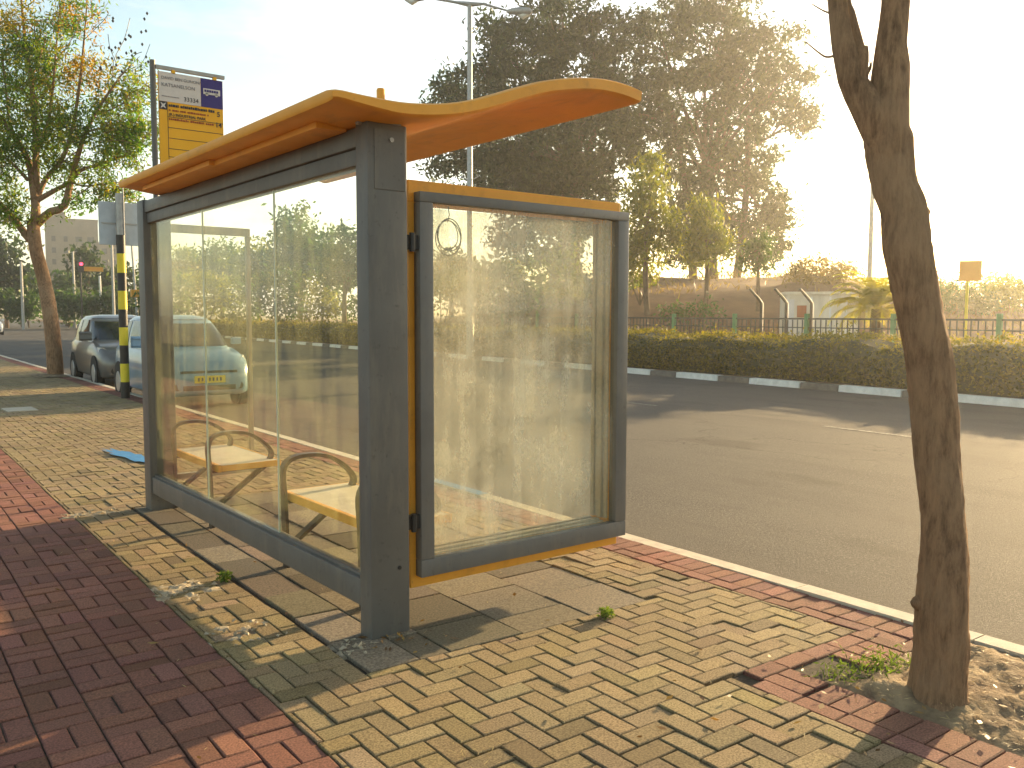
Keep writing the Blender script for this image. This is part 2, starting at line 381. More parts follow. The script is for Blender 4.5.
# pavement bed + far plain continuation
def quad_uv(u0, v0, u1, v1): return [uv2w(u0, v0), uv2w(u1, v0), uv2w(u1, v1), uv2w(u0, v1)]
sheet('pavement_bed', quad_uv(-3.2, -4, U_KERB+.005, 62), -.016, M['bed'])
sheet('pavement_red', quad_uv(-12, -30, -3.2, 90), -.004, M['red'])
kb = MB(); v = -6.0
while v < 60:
    a = [uv2w(U_KERB+.004, v+.004), uv2w(U_KERBO, v+.004), uv2w(U_KERBO, v+.996), uv2w(U_KERB+.004, v+.996)]
    h = .004+rng.uniform(-.003, .003)
    top = [(p[0]+(c-p[0])*.0, p[1], h) for p, c in zip(a, [0]*4)]
    ins = .012
    b = [uv2w(U_KERB+.004, v+.004), uv2w(U_KERBO-ins, v+.004), uv2w(U_KERBO-ins, v+.996), uv2w(U_KERB+.004, v+.996)]
    vs = [(*p, -.2) for p in a]+[(*a[0], h), (*a[1], h-ins), (*a[2], h-ins), (*a[3], h)]+[(*b[1], h), (*b[2], h)]
    kb.add(vs, [(0,1,5,4), (1,2,6,5), (2,3,7,6), (3,0,4,7), (5,6,9,8), (4,8,9,7), (4,5,8), (7,9,6)])
    v += 1.0
tag(kb.build('kerb', M['kerb']), kind='structure')

Bk = {'tan': [], 'red': [], 'slab': []}
def put(kind, r):
    if r[2]-r[0] > .018 and r[3]-r[1] > .018: Bk[kind].append(r)
def clip(r, b): return (max(r[0], b[0]), max(r[1], b[1]), min(r[2], b[2]), min(r[3], b[3]))
def ok(r): return r[2]-r[0] > .018 and r[3]-r[1] > .018
def cut(r, h):
    c = clip(r, h)
    if not ok(c): return r
    parts = [(r[0], r[1], h[0], r[3]), (h[2], r[1], r[2], r[3]), (r[0], r[1], r[2], h[1]), (r[0], h[3], r[2], r[3])]
    parts = [p for p in parts if ok(p)]
    return max(parts, key=lambda p: (p[2]-p[0])*(p[3]-p[1])) if parts else None
VMAX = 44
w = .1
for i in range(10, 42):
    for j in range(-20, int(VMAX/w)):
        c = (i-j) % 4
        if c == 0: r = (i*w, j*w, i*w+2*w, j*w+w)
        elif c == 3: r = (i*w, j*w, i*w+w, j*w+2*w)
        else: continue
        r = clip(r, (U_RED, -2, U_BAND, VMAX))
        if not ok(r): continue
        for h in (SLAB, PITR):
            r = cut(r, h) if r else None
        if r: put('tan', r)
for i in range(-16, 7):
    for j in range(-10, VMAX*5):
        u0, v0 = U_RED-.2*(i+9)-.2+1.8-.2*0, .2*j
        u0 = U_RED-.2*(i+17)
        if u0 < -3.2: continue
        if (i+j) % 2: rs = [(u0, v0, u0+.2, v0+.1), (u0, v0+.1, u0+.2, v0+.2)]
        else: rs = [(u0, v0, u0+.1, v0+.2), (u0+.1, v0, u0+.2, v0+.2)]
        for r in rs: put('red', r)
j = -20
while j*.1 < VMAX:                                  # border along the kerb: a header and a stretcher course
    r = (U_KERB-.2, j*.1, U_KERB, j*.1+.1); q = cut(r, PIT)
    if q: put('red', q)
    if j % 2 == 0:
        r = (U_BAND, j*.1, U_BAND+.1, j*.1+.2); q = cut(r, PIT)
        if q: put('red', q)
    j += 1
for k in range(8):                                  # red surround of the tree pit
    put('red', (2.95, .7+.2*k, 3.05, .9+.2*k))
for k in range(14): put('red', (3.05, 1.0+.1*k, 3.25, 1.1+.1*k)) if .1*k+1.0 < 2.1 else None
for k in range(5): put('red', (3.05+.2*k, 2.32, 3.25+.2*k, 2.42)) if 3.05+.2*k < 3.9 else None
for k in range(9):
    if k not in (2, 3, 4): put('red', (3.05+.1*k, 2.12, 3.15+.1*k, 2.32))
for k in range(5): put('red', (3.05+.2*k, .8, 3.25+.2*k, .9)) if 3.05+.2*k < 3.9 else None
su = SLAB[0]; row = 0
for (a, b) in ((1.70, 1.98), (1.98, 2.14), (2.14, 2.56), (2.56, 3.0), (3.0, 3.42)):
    v = SLAB[1]-(0 if row != 1 else .0); off = (0, .2, .13, .3, .05)[row]
    v0 = SLAB[1]; first = True
    while v0 < SLAB[3]-.03:
        ln = (.42 if not first else .42-off*.6); first = False
        v1 = min(v0+ln, SLAB[3]); put('slab', (a+(.028 if row == 0 else 0), v0, b, v1)); v0 = v1
    row += 1

def bricks(name, rects, m, gap, ch, jit, tilt, vary):
    n = len(rects); r = np.array(rects); g = gap/2
    u0, v0, u1, v1 = r[:, 0]+g, r[:, 1]+g, r[:, 2]-g, r[:, 3]-g
    und = .004*np.sin(r[:, 0]*2.3+r[:, 1]*1.1)+.004*np.sin(r[:, 1]*1.7-r[:, 0]*3.1)
    h = und+rng.normal(0, jit, n)
    h[rng.random(n) < .04] -= .005
    tx, ty = rng.normal(0, tilt, n), rng.normal(0, tilt, n)
    cu, cv = (u0+u1)/2, (v0+v1)/2
    def ring(ins, z, flat=False):
        ps = [(u0+ins, v0+ins), (u1-ins, v0+ins), (u1-ins, v1-ins), (u0+ins, v1-ins)]
        o = []
        for a, b in ps:
            zz = (h+z+(a-cu)*tx+(b-cv)*ty) if not flat else np.full(n, z)
            o.append(np.stack([a*ct-b*st, a*st+b*ct, zz], 1))
        return o
    T = ring(ch, 0.0); Sd = ring(0, -ch*.8); Bt = ring(0, -.05, True)
    quads = [np.stack(T, 1)]
    for k in range(4):
        k2 = (k+1) % 4
        quads.append(np.stack([T[k2], T[k], Sd[k], Sd[k2]], 1)); quads.append(np.stack([Sd[k2], Sd[k], Bt[k], Bt[k2]], 1))
    V = np.stack(quads, 1).reshape(-1, 3)
    o = rawmesh(name, V, 4, m); tag(o, kind='structure')
    me = o.data
    c = np.ones((n, 4)); b = rng.normal(1, vary, n).clip(.55, 1.35)
    dark = rng.random(n) < .10; b[dark] *= .75
    q1, q2 = r[:, 0], r[:, 1]
    st_ = np.sin(q1*2.1+1.3*np.sin(q2*1.3))+np.sin(q2*2.7+1.7*np.sin(q1*1.9+2))+.7*np.sin(q1*5.3+q2*3.1)
    b *= 1+.055*st_
    c[:, 0] = b; c[:, 1] = b*(1+rng.normal(0, .03, n)); c[:, 2] = b*(1+rng.normal(0, .06, n))
    a = me.attributes.new('Col', 'FLOAT_COLOR', 'POINT'); a.data.foreach_set('color', np.repeat(c, 36, axis=0).astype(np.float32).ravel())
    return o
bricks('pavement', Bk['tan'], M['tan'], .006, .0045, .0016, .011, .085)
bricks('pavement_red_bricks', Bk['red'], M['red'], .006, .005, .0012, .009, .10)
bricks('pavement_slabs', Bk['slab'], M['slab'], .008, .004, .0020, .006, .19)

# tree pits, soil mounds
def soil_patch(name, rect, zb, amp, n=46, m=None):
    u = np.linspace(rect[0], rect[2], n); v = np.linspace(rect[1], rect[3], n); vs = []
    for a in u:
        for b in v:
            e = min(a-rect[0], rect[2]-a, b-rect[1], rect[3]-b)/.15; e = max(0, min(1, e))
            x, y = uv2w(a, b)
            h = sum(math.sin(x*k*7.1+k*2)*math.cos(y*k*6.3+k) / k for k in (1, 2, 3.3, 5.7, 9))*.25
            vs.append((x, y, zb+amp*e*(.6+h)+rng.normal(0, .004)))
    fs = [(i*n+j, (i+1)*n+j, (i+1)*n+j+1, i*n+j+1) for i in range(n-1) for j in range(n-1)]
    o = MB().add(vs, fs).build(name, m or M['soil'], smooth=True); return o
tag(soil_patch('soil', PIT, -.012, .05), kind='structure')
gx = [uv2w(3.72, 23.6)[0]]
tag(soil_patch('soil', (3.45, 24.0, 4.2, 25.5), .012, .04, 16), kind='structure')

# blue paint mark, manhole lid
def blob2d(name, cx, cy, rx, ry, z, m, n=40, rough=.25, ang=0):
    vs = [(cx, cy, z)]
    for k in range(n):
        a = 2*math.pi*k/n; r = 1+rng.uniform(-rough, rough)
        x, y = rx*r*math.cos(a), ry*r*math.sin(a); vs.append((cx+x*math.cos(ang)-y*math.sin(ang), cy+x*math.sin(ang)+y*math.cos(ang), z))
    o = MB().add(vs, [(0, k+1, (k+1) % n+1) for k in range(n)]).build(name, m); tag(o, kind='structure'); return o
blob2d('pavement_marking', 2.62, 9.95, .10, .75, .0125, M['bluepaint'], rough=.35, ang=.12)
o = MB().box((2.28, 15.85, -.02), (2.72, 16.5, .014), bev=.005).build('manhole_cover', M['manhole']); tag(o, 'pale square manhole lid let into the tan pavement far along', 'manhole cover')
# bluish kerb-side paint inside the shelter's view
sheet('kerb_marking', quad_uv(U_KERB+.006, 6.2, U_KERBO-.016, 8.2), .0105, M['bluepaint'])

# rubble
def rubble(cx, cy, rx, ry, label):
    mb = MB(); n = 22; vs = []
    for i in range(n):
        for j in range(n):
            a, b = 2*i/(n-1)-1, 2*j/(n-1)-1
            e = max(0, 1-(a*a+b*b)**.5*(1+.25*math.sin(5*math.atan2(b, a))))
            vs.append((cx+a*rx, cy+b*ry, -.012+.017*min(1, e*3)*(.75+.35*math.sin(a*9+cx*7)*math.cos(b*7+cy*5))+(rng.normal(0, .0022) if e > 0 else -.01)))
    mb.add(vs, [(i*n+j, (i+1)*n+j, (i+1)*n+j+1, i*n+j+1) for i in range(n-1) for j in range(n-1)])
    for k in range(20):
        a = rng.uniform(0, 6.3); q = rng.uniform(.1, 1.05); s = rng.uniform(.004, .013)
        x, y = cx+math.cos(a)*rx*q, cy+math.sin(a)*ry*q
        p = [np.array((x, y, .012))+rng.normal(0, s, 3)*np.array((1, 1, .5)) for _ in range(8)]
        bm = bmesh.new(); [bm.verts.new(t) for t in p]; bmesh.ops.convex_hull(bm, input=bm.verts[:])
        bm.verts.index_update(); mb.add([t.co[:] for t in bm.verts], [[t.index for t in f.verts] for f in bm.faces]); bm.free()
    o = mb.build('rubble', M['rubble']); tag(o, label, 'rubble', kind='stuff')
rubble(1.55, 4.97, .20, .22, 'patch of broken pale concrete between the pavers, farther of two')
rubble(1.58, 4.12, .22, .20, 'patch of broken pale concrete between the pavers, nearer of two')
rubble(1.60, 7.35, .24, .10, 'broken concrete edge beside the far shelter post')
rubble(1.90, 3.62, .10, .12, 'crumbled concrete against the near shelter post foot')

# weeds
def weed(x, y, h, r, n, label, m='leaf_weed'):
    C = np.array([x, y, 0])+np.stack([np.clip(rng.normal(0, r, n), -1.6*r, 1.6*r), np.clip(rng.normal(0, r, n), -1.6*r, 1.6*r), rng.uniform(.0, h, n)], 1)
    o = rawmesh('weed', leaves(C, .026, .010), 4, M[m], tone=rng.random(n)); tag(o, label, 'weed'); return o
weed(1.80, 5.02, .05, .026, 170, 'small green weed growing in the gap along the slabs')
weed(3.13, 3.20, .04, .022, 150, 'small pale weed at the corner of the slabs before the display case')
C = np.concatenate([np.array([3.62, 1.98, .02])+rng.normal(0, 1, (380, 3))*np.array([.10, .07, .015]), np.array([3.40, 2.06, .015])+rng.normal(0, 1, (130, 3))*np.array([.07, .06, .012])])
o = rawmesh('grass', leaves(C, .035, .007), 4, M['leaf_weed'], tone=rng.random(len(C))); tag(o, kind='stuff')
# dry straw, twigs and leaf litter
C = []
for k in range(170):
    x, y = rng.uniform(1.0, 4.1), rng.uniform(1.3, 5); C.append((x, y, .006))
for k in range(500): C.append((*uv2w(rng.uniform(3.2, 4.2), rng.uniform(1.0, 2.12)), .03))
for k in range(90): C.append((1.75+rng.normal(0, .1), 2.45+rng.normal(0, .1), .008))
C = np.array(C); V = leaves(C, .035, .004).reshape(-1, 4, 3); V[:, :, 2] = C[:, None, 2]+(V[:, :, 2]-C[:, None, 2])*.15
o = rawmesh('litter', V.reshape(-1, 3), 4, M['straw'], tone=rng.random(len(C))); tag(o, kind='stuff')

C = []
for k in range(70): C.append((*uv2w(rng.uniform(2.2, 4.2), rng.uniform(.9, 2.6)), .022))
for k in range(60): C.append((rng.uniform(.6, 4.1), rng.uniform(1.4, 7), .012))
for k in range(50): C.append((*uv2w(U_KERBO+abs(rng.normal(.05, .12)), rng.uniform(1, 9)), -.112))
for k in range(30): C.append((rng.normal(2.1, .12), rng.normal(3.55, .08), .012))
C = np.array(C); V = leaves(C, .045, .020).reshape(-1, 4, 3); V[:, :, 2] = C[:, None, 2]+(V[:, :, 2]-C[:, None, 2])*.35
M['leaf_dead'] = leafmat('leaf_dead', [(.10, .05, .02), (.22, .12, .04), (.32, .22, .08)], .2)
o = rawmesh('fallen_leaves', V.reshape(-1, 3), 4, M['leaf_dead'], tone=rng.random(len(C))); tag(o, kind='stuff')

# ------------------------------------------------------------------ far side: kerb, median, hill
mk = MB(); y = 6.8-2.6*7; k = 0
while y < 150:
    y1 = y+(1.55 if k % 2 == 0 else 1.05); g = .015
    a = [(far_x(y+g), y+g), (far_x(y+g)+.28, y+g), (far_x(y1-g)+.28, y1-g), (far_x(y1-g), y1-g)]
    t = [(a[0][0]+.03, a[0][1], .02), (*a[1], .02), (*a[2], .02), (a[3][0]+.03, a[3][1], .02)]
    mk.add([(*p, -.2) for p in a]+t, [(0,1,5,4), (1,2,6,5), (2,3,7,6), (3,0,4,7), (4,5,6,7)], k % 2)
    y = y1; k += 1
tag(mk.build('far_kerb', [M['kerb_white'], M['kerb_dark']]), kind='structure')

def hill_z(x, y):
    d = math.hypot(x, y); az = math.degrees(math.atan2(x, y))
    def ss(a, b, t): t = max(0, min(1, (t-a)/(b-a))); return t*t*(3-2*t)
    ridge = ss(34, 58, d)*(1-.35*ss(60, 120, d))
    side = ss(30, 42, az)*(1-.55*ss(57, 66, az))
    return .0+4.0*ridge*side+.12*math.sin(x*.31)*math.cos(y*.27)*ridge+(.35*math.sin(x*.11+1)+.22*math.sin(y*.43+x*.2)+.12*math.sin(y*1.1-x*.7))*ridge*side
hm = MB(); nu, nv_ = 60, 90; vs = []
for i in range(nu):
    s = (i/(nu-1))**1.8
    for j in range(nv_):
        y = -60+j*(320/(nv_-1))
        x = far_x(y)+.27+s*260
        vs.append((x, y, hill_z(x, y)-.01+(0 if s > 0 else 0)))
hm.add(vs, [(i*nv_+j, (i+1)*nv_+j, (i+1)*nv_+j+1, i*nv_+j+1) for i in range(nu-1) for j in range(nv_-1)])
tag(hm.build('hill', M['hill'], smooth=True), kind='structure')

C = []
while len(C) < 9000:
    y = rng.uniform(2, 75); x = far_x(y)+rng.uniform(5, 45)
    if math.sin(x*.5+2*math.sin(y*.21))+math.sin(y*.37)+rng.normal(0, .5) > .1: C.append((x, y, hill_z(x, y)+rng.uniform(0, .28)))
C = np.array(C); V = leaves(C, .42, .07, droop=-1.6)
o = rawmesh('dry_grass', V, 4, leafmat('dry_grass', [(.10, .07, .025), (.20, .14, .05), (.26, .20, .08)], .4), tone=rng.random(len(C))); tag(o, kind='stuff')

# hedge along the median
hc = MB(); n = 60; vs = []; prof = [(0, .0), (-.12, .35), (-.05, .75), (.25, 1.0), (1.3, 1.06), (2.0, .95), (2.2, .0)]
yy = np.linspace(-8, 150, 240)
for y in yy:
    wv = .10*math.sin(y*.9)+.07*math.sin(y*2.3+1)
    for a, b in prof: vs.append((far_x(y)+.75+a+wv*(.5 if b else 0), y, b*(.93+.06*math.sin(y*1.7)+.04*math.sin(y*4.1))-.02))
k = len(prof)
hc.add(vs, [(i*k+j, (i+1)*k+j, (i+1)*k+j+1, i*k+j+1) for i in range(len(yy)-1) for j in range(k-1)])
hedge = hc.build('hedge', M['hedgecore']); tag(hedge, 'long low clipped hedge behind the painted far kerb', 'hedge')
def hedge_leaves(y0, y1, n, sz):
    y = rng.uniform(y0, y1, n); t = rng.uniform(0, 5.2, n); i = t.astype(int); f = t-i; pr = np.array(prof)
    a = pr[i, 0]*(1-f)+pr[i+1, 0]*f; b = pr[i, 1]*(1-f)+pr[i+1, 1]*f
    wv = .10*np.sin(y*.9)+.07*np.sin(y*2.3+1)
    lump = rng.normal(0, .05, n)+.06*np.sin(y*5+a*4)+.07*np.sin(y*1.3+a*2)*np.sin(y*.47)+np.where(rng.random(n) < .05, rng.uniform(0, .22, n), 0)
    keep = (np.sin(y*2.9+b*5+1.7*np.sin(y*1.1))+np.sin(y*.83+a*3)+rng.normal(0, .8, n)) > -1.6
    C = np.stack([17.35+.1*(y-6.9)+.75+a+wv*.5-np.where(i < 2, np.abs(lump), 0), y, b*(.93+.06*np.sin(y*1.7)+.04*np.sin(y*4.1))+np.where(i >= 2, lump+.03, 0)], 1)
    C[:, 2] = np.maximum(C[:, 2], .05)
    tn_ = rng.random(n)*.7+.3*(b > .8)  # upper leaves toned brighter: the sunlit hedge top put into the colour
    return leaves(C[keep], sz, sz*.5), tn_[keep]
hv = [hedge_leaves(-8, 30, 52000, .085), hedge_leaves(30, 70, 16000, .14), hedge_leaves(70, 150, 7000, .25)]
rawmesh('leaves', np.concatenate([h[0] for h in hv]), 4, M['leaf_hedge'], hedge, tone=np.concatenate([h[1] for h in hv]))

# ------------------------------------------------------------------ shelter
SX0, SX1, SY0, SY1 = 2.006, 2.218, 3.641, 3.757
FY0, FY1 = 7.20, 7.36
shelter = empty('bus_shelter', 'orange roofed glass bus shelter with grey frame on the brick pavement', 'bus shelter', (2.1, 5.4, 0))
def post(y0, y1, cover):
    mb = MB().box((SX0, y0, -.03), (SX1, y1, 2.435), bev=.010)
    p = P_(mb, 'post', M['grey'], shelter, smooth=True)
    if cover:
        P_(MB().box((SX0+.035, y0-.004, 2.13), (SX1-.012, y0+.01, 2.405), bev=.002), 'access_cover', M['grey'], p)
        P_(MB().tube([(2.13, y0-.012, 2.36), (2.13, y0+.002, 2.36)], .011, 12), 'bolt', M['steel'], p)
        P_(MB().tube([(2.16, y0-.004, .33), (2.16, y0+.002, .33)], .010, 12), 'bolt', M['black'], p)
    # base shoe
    return p
def world_parent(o, p):
    o.parent = p
    bpy.context.view_layer.update()
    o.matrix_parent_inverse = p.matrix_world.inverted(); return o
post(SY0, SY1, True); post(FY0, FY1, False)
bx0 = SX0+.012
P_(MB().box((bx0, SY1+.002, 2.335), (bx0+.13, FY0-.002, 2.425), bev=.008).box((bx0+.018, SY1+.002, 2.256), (bx0+.11, FY0-.002, 2.333), bev=.006), 'top_rail', M['grey'], shelter, smooth=True)
P_(MB().box((bx0, SY1+.002, .134), (bx0+.10, FY0-.002, .268), bev=.010).box((bx0+.02, SY1+.002, .268), (bx0+.07, FY0-.002, .283), bev=.003), 'bottom_rail', M['grey'], shelter, smooth=True)
gj = [SY1+.004, 4.83, 6.02, FY0-.004]
for i in range(3):
    g = P_(MB().box((bx0+.040, gj[i]+.004, .284), (bx0+.048, gj[i+1]-.004, 2.255)), 'glass_pane', M['glass'], shelter)
    if i < 2: P_(MB().box((bx0+.039, gj[i+1]-.0035, .284), (bx0+.049, gj[i+1]+.0035, 2.255)), 'pane_edge', M['glassedge'], shelter)
# roof: wavy shell
prof_t = [(1.735, 2.480), (1.78, 2.487), (1.90, 2.482), (2.09, 2.481), (2.28, 2.503), (2.45, 2.543), (2.60, 2.595), (2.74, 2.648), (2.92, 2.71), (3.10, 2.752), (3.25, 2.776), (3.38, 2.783), (3.50, 2.778), (3.59, 2.766)]
def spline(pts, n):
    P = np.array(pts); d = np.r_[0, np.cumsum(np.linalg.norm(np.diff(P, axis=0), axis=1))]
    t = np.linspace(0, d[-1], n); out = []
    for k in t:
        i = min(max(np.searchsorted(d, k)-1, 0), len(P)-2); f = (k-d[i])/(d[i+1]-d[i])
        p0, p1, p2, p3 = P[max(i-1, 0)], P[i], P[i+1], P[min(i+2, len(P)-1)]
        out.append(.5*((2*p1)+(-p0+p2)*f+(2*p0-5*p1+4*p2-p3)*f*f+(-p0+3*p1-3*p2+p3)*f**3))
    return np.array(out)
pt = spline([(a_, b_+.018) for a_, b_ in prof_t], 60)
tan_ = np.gradient(pt, axis=0); tan_ /= np.linalg.norm(tan_, axis=1)[:, None]; nor = np.stack([-tan_[:, 1], tan_[:, 0]], 1)
RT = .070
RTs = np.interp(pt[:, 0], [1.73, 2.05, 2.6, 3.59], [.046, .066, .068, .078])[:, None]
ring = list(map(tuple, pt))
for k in range(1, 6):                               # rounded nose at the front
    a = math.pi/2-math.pi*k/6; c = pt[-1]-nor[-1]*.039; ring.append(tuple(c+nor[-1]*math.sin(a)*.039+tan_[-1]*math.cos(a)**.6*.039*.5))
ring += [tuple(p-q*k_) for p, q, k_ in zip(pt[::-1], nor[::-1], RTs[::-1])]
for k in range(1, 5):
    a = -math.pi/2-math.pi*k/5; c = pt[0]-nor[0]*.023; ring.append(tuple(c+nor[0]*math.sin(a)*.023-tan_[0]*abs(math.cos(a))*.004))
def yfar(x): return 6.82+(x-1.735)/(3.59-1.735)*.48
n = len(ring); rm = MB(); ysn = [0, .004, .015, .5, .985, .996, 1.0]; ins = [.012, .004, 0, 0, 0, .004, .012]
cx = np.mean(np.array(ring), axis=0)
vs = []
for s, q in zip(ysn, ins):
    for i_, (x, z) in enumerate(ring):
        # shrink the shell thickness slightly at both ends: a softened edge
        j = min(range(len(pt)), key=lambda t: (pt[t][0]-x)**2) if False else None
        vs.append((x, 3.45+(yfar(x)-3.45)*s, z))
vs = np.array(vs).reshape(len(ysn), n, 3)
mid = np.array([(x, z) for x, z in ring]); midline = {}
top_n = len(pt)
for r_i, q in enumerate(ins):
    if q:
        for i_ in range(n):
            xz = mid[i_]; k = np.argmin(((pt-nor*RTs/2)-xz)[:, 0]**2+((pt-nor*RTs/2)-xz)[:, 1]**2); c = pt[k]-nor[k]*RTs[k]/2
            d = c-xz; dl = np.linalg.norm(d)+1e-9
            vs[r_i, i_, 0] += d[0]/dl*min(q, dl); vs[r_i, i_, 2] += d[1]/dl*min(q, dl)
K = len(ysn)
rm.add(vs.reshape(-1, 3), [(i*n+j, i*n+(j+1) % n, (i+1)*n+(j+1) % n, (i+1)*n+j) for i in range(K-1) for j in range(n)])
for e in (0, K-1):                                   # end caps as strips between upper and lower lines
    o_ = len(rm.v)
    up_ = [vs[e, i] for i in range(top_n)]; nose = [vs[e, i] for i in range(top_n, top_n+5)]; lo = [vs[e, i] for i in range(top_n+5, top_n+5+top_n)][::-1]
    rm.add(up_+lo, [(i, i+1, top_n+i+1, top_n+i) for i in range(top_n-1)])
    rm.add([up_[-1]]+nose+[lo[-1]], [tuple(range(7))])
    tail = [vs[e, i] for i in range(top_n+5+top_n, n)]
    rm.add([lo[0]]+tail+[up_[0]], [tuple(range(len(tail)+2))])
roof = P_(rm, 'roof', M['orange'], shelter, smooth=True)
P_(MB().tube([(2.09, 3.66, 2.46), (2.09, 3.66, 2.585), (2.09, 3.66, 2.592)], [.020, .020, .016], 16), 'drain_plug', M['orange'], roof, smooth=True)
for y0, y1, x0 in ((3.86, 5.20, 1.86), (5.203, 6.55, 1.83)):
    P_(MB().box((x0, y0, 2.418), (2.016, y1, 2.448)), 'support_channel', M['orange'], roof)
for y in (3.66, 3.73):
    P_(MB().box((2.03, y-.012, 2.425), (2.19, y+.012, 2.445)), 'bracket', M['steel'], roof)
for xa in (1.985, 2.19): P_(MB().tube([(xa, 3.70, 2.434), (xa+.043, 3.70, 2.434)], .013, 10), 'bolt', M['steel'], roof)

# display case
case = MB()
x0, x1, z0, z1, y0, y1 = 2.272, 3.712, .185, 2.205, 3.722, 3.872
ix0, ix1, iz0, iz1 = 2.368, 3.635, .335, 2.10
for a, b in (((x0, y0, iz1), (x1, y1, z1)), ((x0, y0, z0), (x1, y1, iz0))): case.box(a, b, bev=.004)
case.box((x0, y0+.001, iz0), (ix0, y1-.001, iz1)).box((ix1, y0+.001, iz0), (x1, y1-.001, iz1))
casep = P_(case, 'display_case', M['orange'], shelter)
d = MB(); dx0, dx1, dz0, dz1, dy0, dy1 = 2.300, 3.729, .246, 2.146, 3.662, 3.720
for a, b in (((dx0, dy0, 2.096), (dx1, dy1, dz1)), ((dx0, dy0, dz0), (dx1, dy1, .335)), ((dx0, dy0+.0005, .335), (2.378, dy1, 2.096)), ((3.642, dy0+.0005, .335), (dx1, dy1, 2.096))): d.box(a, b, bev=.006)
P_(d, 'door_frame', M['greydoor'], casep, smooth=True)
P_(MB().box((2.379, 3.690, .336), (3.642, 3.695, 2.095)), 'glass', M['glasscase'], casep)
P_(MB().box((2.372, 3.850, .338), (3.62, 3.855, 2.093)), 'back_glass', M['glasscase'], casep)
lin = MB()
for k, (a, b, t) in enumerate(((3.722, 3.752, .010), (3.756, 3.790, .026), (3.794, 3.818, .012), (3.822, 3.846, .022))):
    lin.box((3.634-t, a, .352), (3.6345, b, 2.085))
    lin.box((2.382, a, .3355), (3.60, b, .3355+t*.6))
lin.box((2.369, 3.724, .352), (2.379, 3.846, 2.085))
P_(lin, 'lining', M['alu'], casep)
for z in (1.90, .53): P_(MB().box((2.214, 3.676, z-.035), (2.306, 3.712, z+.035), bev=.004).tube([(2.262, 3.672, z-.045), (2.262, 3.672, z+.045)], .014, 10), 'hinge', M['black'], casep)
cab = MB()
def circ(cx, cz, rx, rz, y, n=30): return [(cx+rx*math.cos(2*math.pi*k/n), y+.004*math.sin(4*math.pi*k/n), cz+rz*math.sin(2*math.pi*k/n)) for k in range(n+1)]
cab.tube(circ(2.495, 1.935, .076, .086, 3.708), .0028, 6, cap=False).tube(circ(2.507, 1.952, .070, .080, 3.714), .0028, 6, cap=False).tube(circ(2.487, 1.95, .062, .072, 3.702), .0025, 6, cap=False)
cab.tube([(2.497, 3.712, 2.09), (2.505, 3.713, 2.05), (2.492, 3.71, 2.015)], .0028, 6)
P_(cab, 'cable', M['black'], casep)
# far end screen
es = MB(); ey = 7.38
es.box((2.222, ey, .19), (2.27, ey+.05, 2.28)).box((2.272, ey, 2.215), (2.93, ey+.05, 2.28)).box((2.90, ey+.001, .19), (2.93, ey+.049, 2.213)).box((2.272, ey, .19), (2.898, ey+.05, .235))
escr = P_(es, 'end_screen', M['alu'], shelter)
P_(MB().box((2.272, ey+.02, .236), (2.898, ey+.028, 2.214)), 'glass', M['glass'], escr)

# ------------------------------------------------------------------ benches
def arc_path(pts, n=40): return [tuple(p) for p in spline(pts, n)]
def bar_path(mb, P, wy, t):
    """flat bar following path P in XZ, width wy in y, thickness t"""
    P = np.array(P); T = np.gradient(P, axis=0); T /= np.linalg.norm(T, axis=1)[:, None]; Q = np.stack([-T[:, 1], T[:, 0]], 1)
    a, b = P+Q*t/2, P-Q*t/2; k = len(P); vs = []
    for i in range(k):
        vs += [(a[i][0], -wy/2, a[i][1]), (a[i][0], wy/2, a[i][1]), (b[i][0], wy/2, b[i][1]), (b[i][0], -wy/2, b[i][1])]
    fs = [(4*i+j, 4*i+(j+1) % 4, 4*(i+1)+(j+1) % 4, 4*(i+1)+j) for i in range(k-1) for j in range(4)]+[(0, 1, 2, 3), (4*k-4, 4*k-1, 4*k-2, 4*k-3)]
    mb.add(vs, fs)
def bench(ya, yb, label):
    b = empty('bench', label, 'bench', (2.25, (ya+yb)/2, 0), 'benches in the shelter')
    X0, X1, Z = 2.22, 2.70, .455
    s = MB()
    k = 0; n = int((yb-ya)/.028)
    for i in range(n):
        y = ya+.01+i*(yb-ya-.02)/n; s.box((X0+.03, y, Z-.012), (X1-.02, y+.019, Z+.004))
    P_(s, 'seat', M['seat'], b)
    e = MB().box((X0, ya, Z-.045), (X0+.028, yb, Z+.006), bev=.004).box((X1-.018, ya, Z-.045), (X1, yb, Z+.006), bev=.004)
    e.box((X0+.03, ya-.0, Z-.04), (X1-.02, ya+.008, Z+.003)).box((X0+.03, yb-.008, Z-.04), (X1-.02, yb, Z+.003))
    P_(e, 'seat_frame', M['seatedge'], b)
    for yy_ in (ya+.10, yb-.10):
        up_ = spline([(X0-.03, .46), (X0-.035, .60), (X0+.01, .665), (X0+.12, .685), (X0+.26, .665), (X0+.38, .59), (X0+.445, .50), (X0+.40, .42), (X0+.30, .345), (X0+.1, .20), (X0-.02, .11)], 60)
        a = MB(); bar_path(a, up_, .058, .022); a.v = [(p[0], p[1]+yy_, p[2]) for p in a.v]
        P_(a, 'armrest', M['armgrey'], b)
        l = MB(); bar_path(l, [(X0-.03, .46), (X0-.025, .3), (X0-.02, .11), (X0-.02, -.02)], .058, .022); bar_path(l, [(X0-.02, .405), (X0+.2, .405), (X0+.43, .405)], .05, .014)
        l.v = [(p[0], p[1]+yy_, p[2]) for p in l.v]; P_(l, 'leg', M['armgrey'], b)
    return b
bench(3.98, 5.16, 'cream slatted bench with orange edge and loop arms, nearer one behind the glass')
bench(6.28, 7.32, 'cream slatted bench with orange edge and loop arms, at the far shelter end')

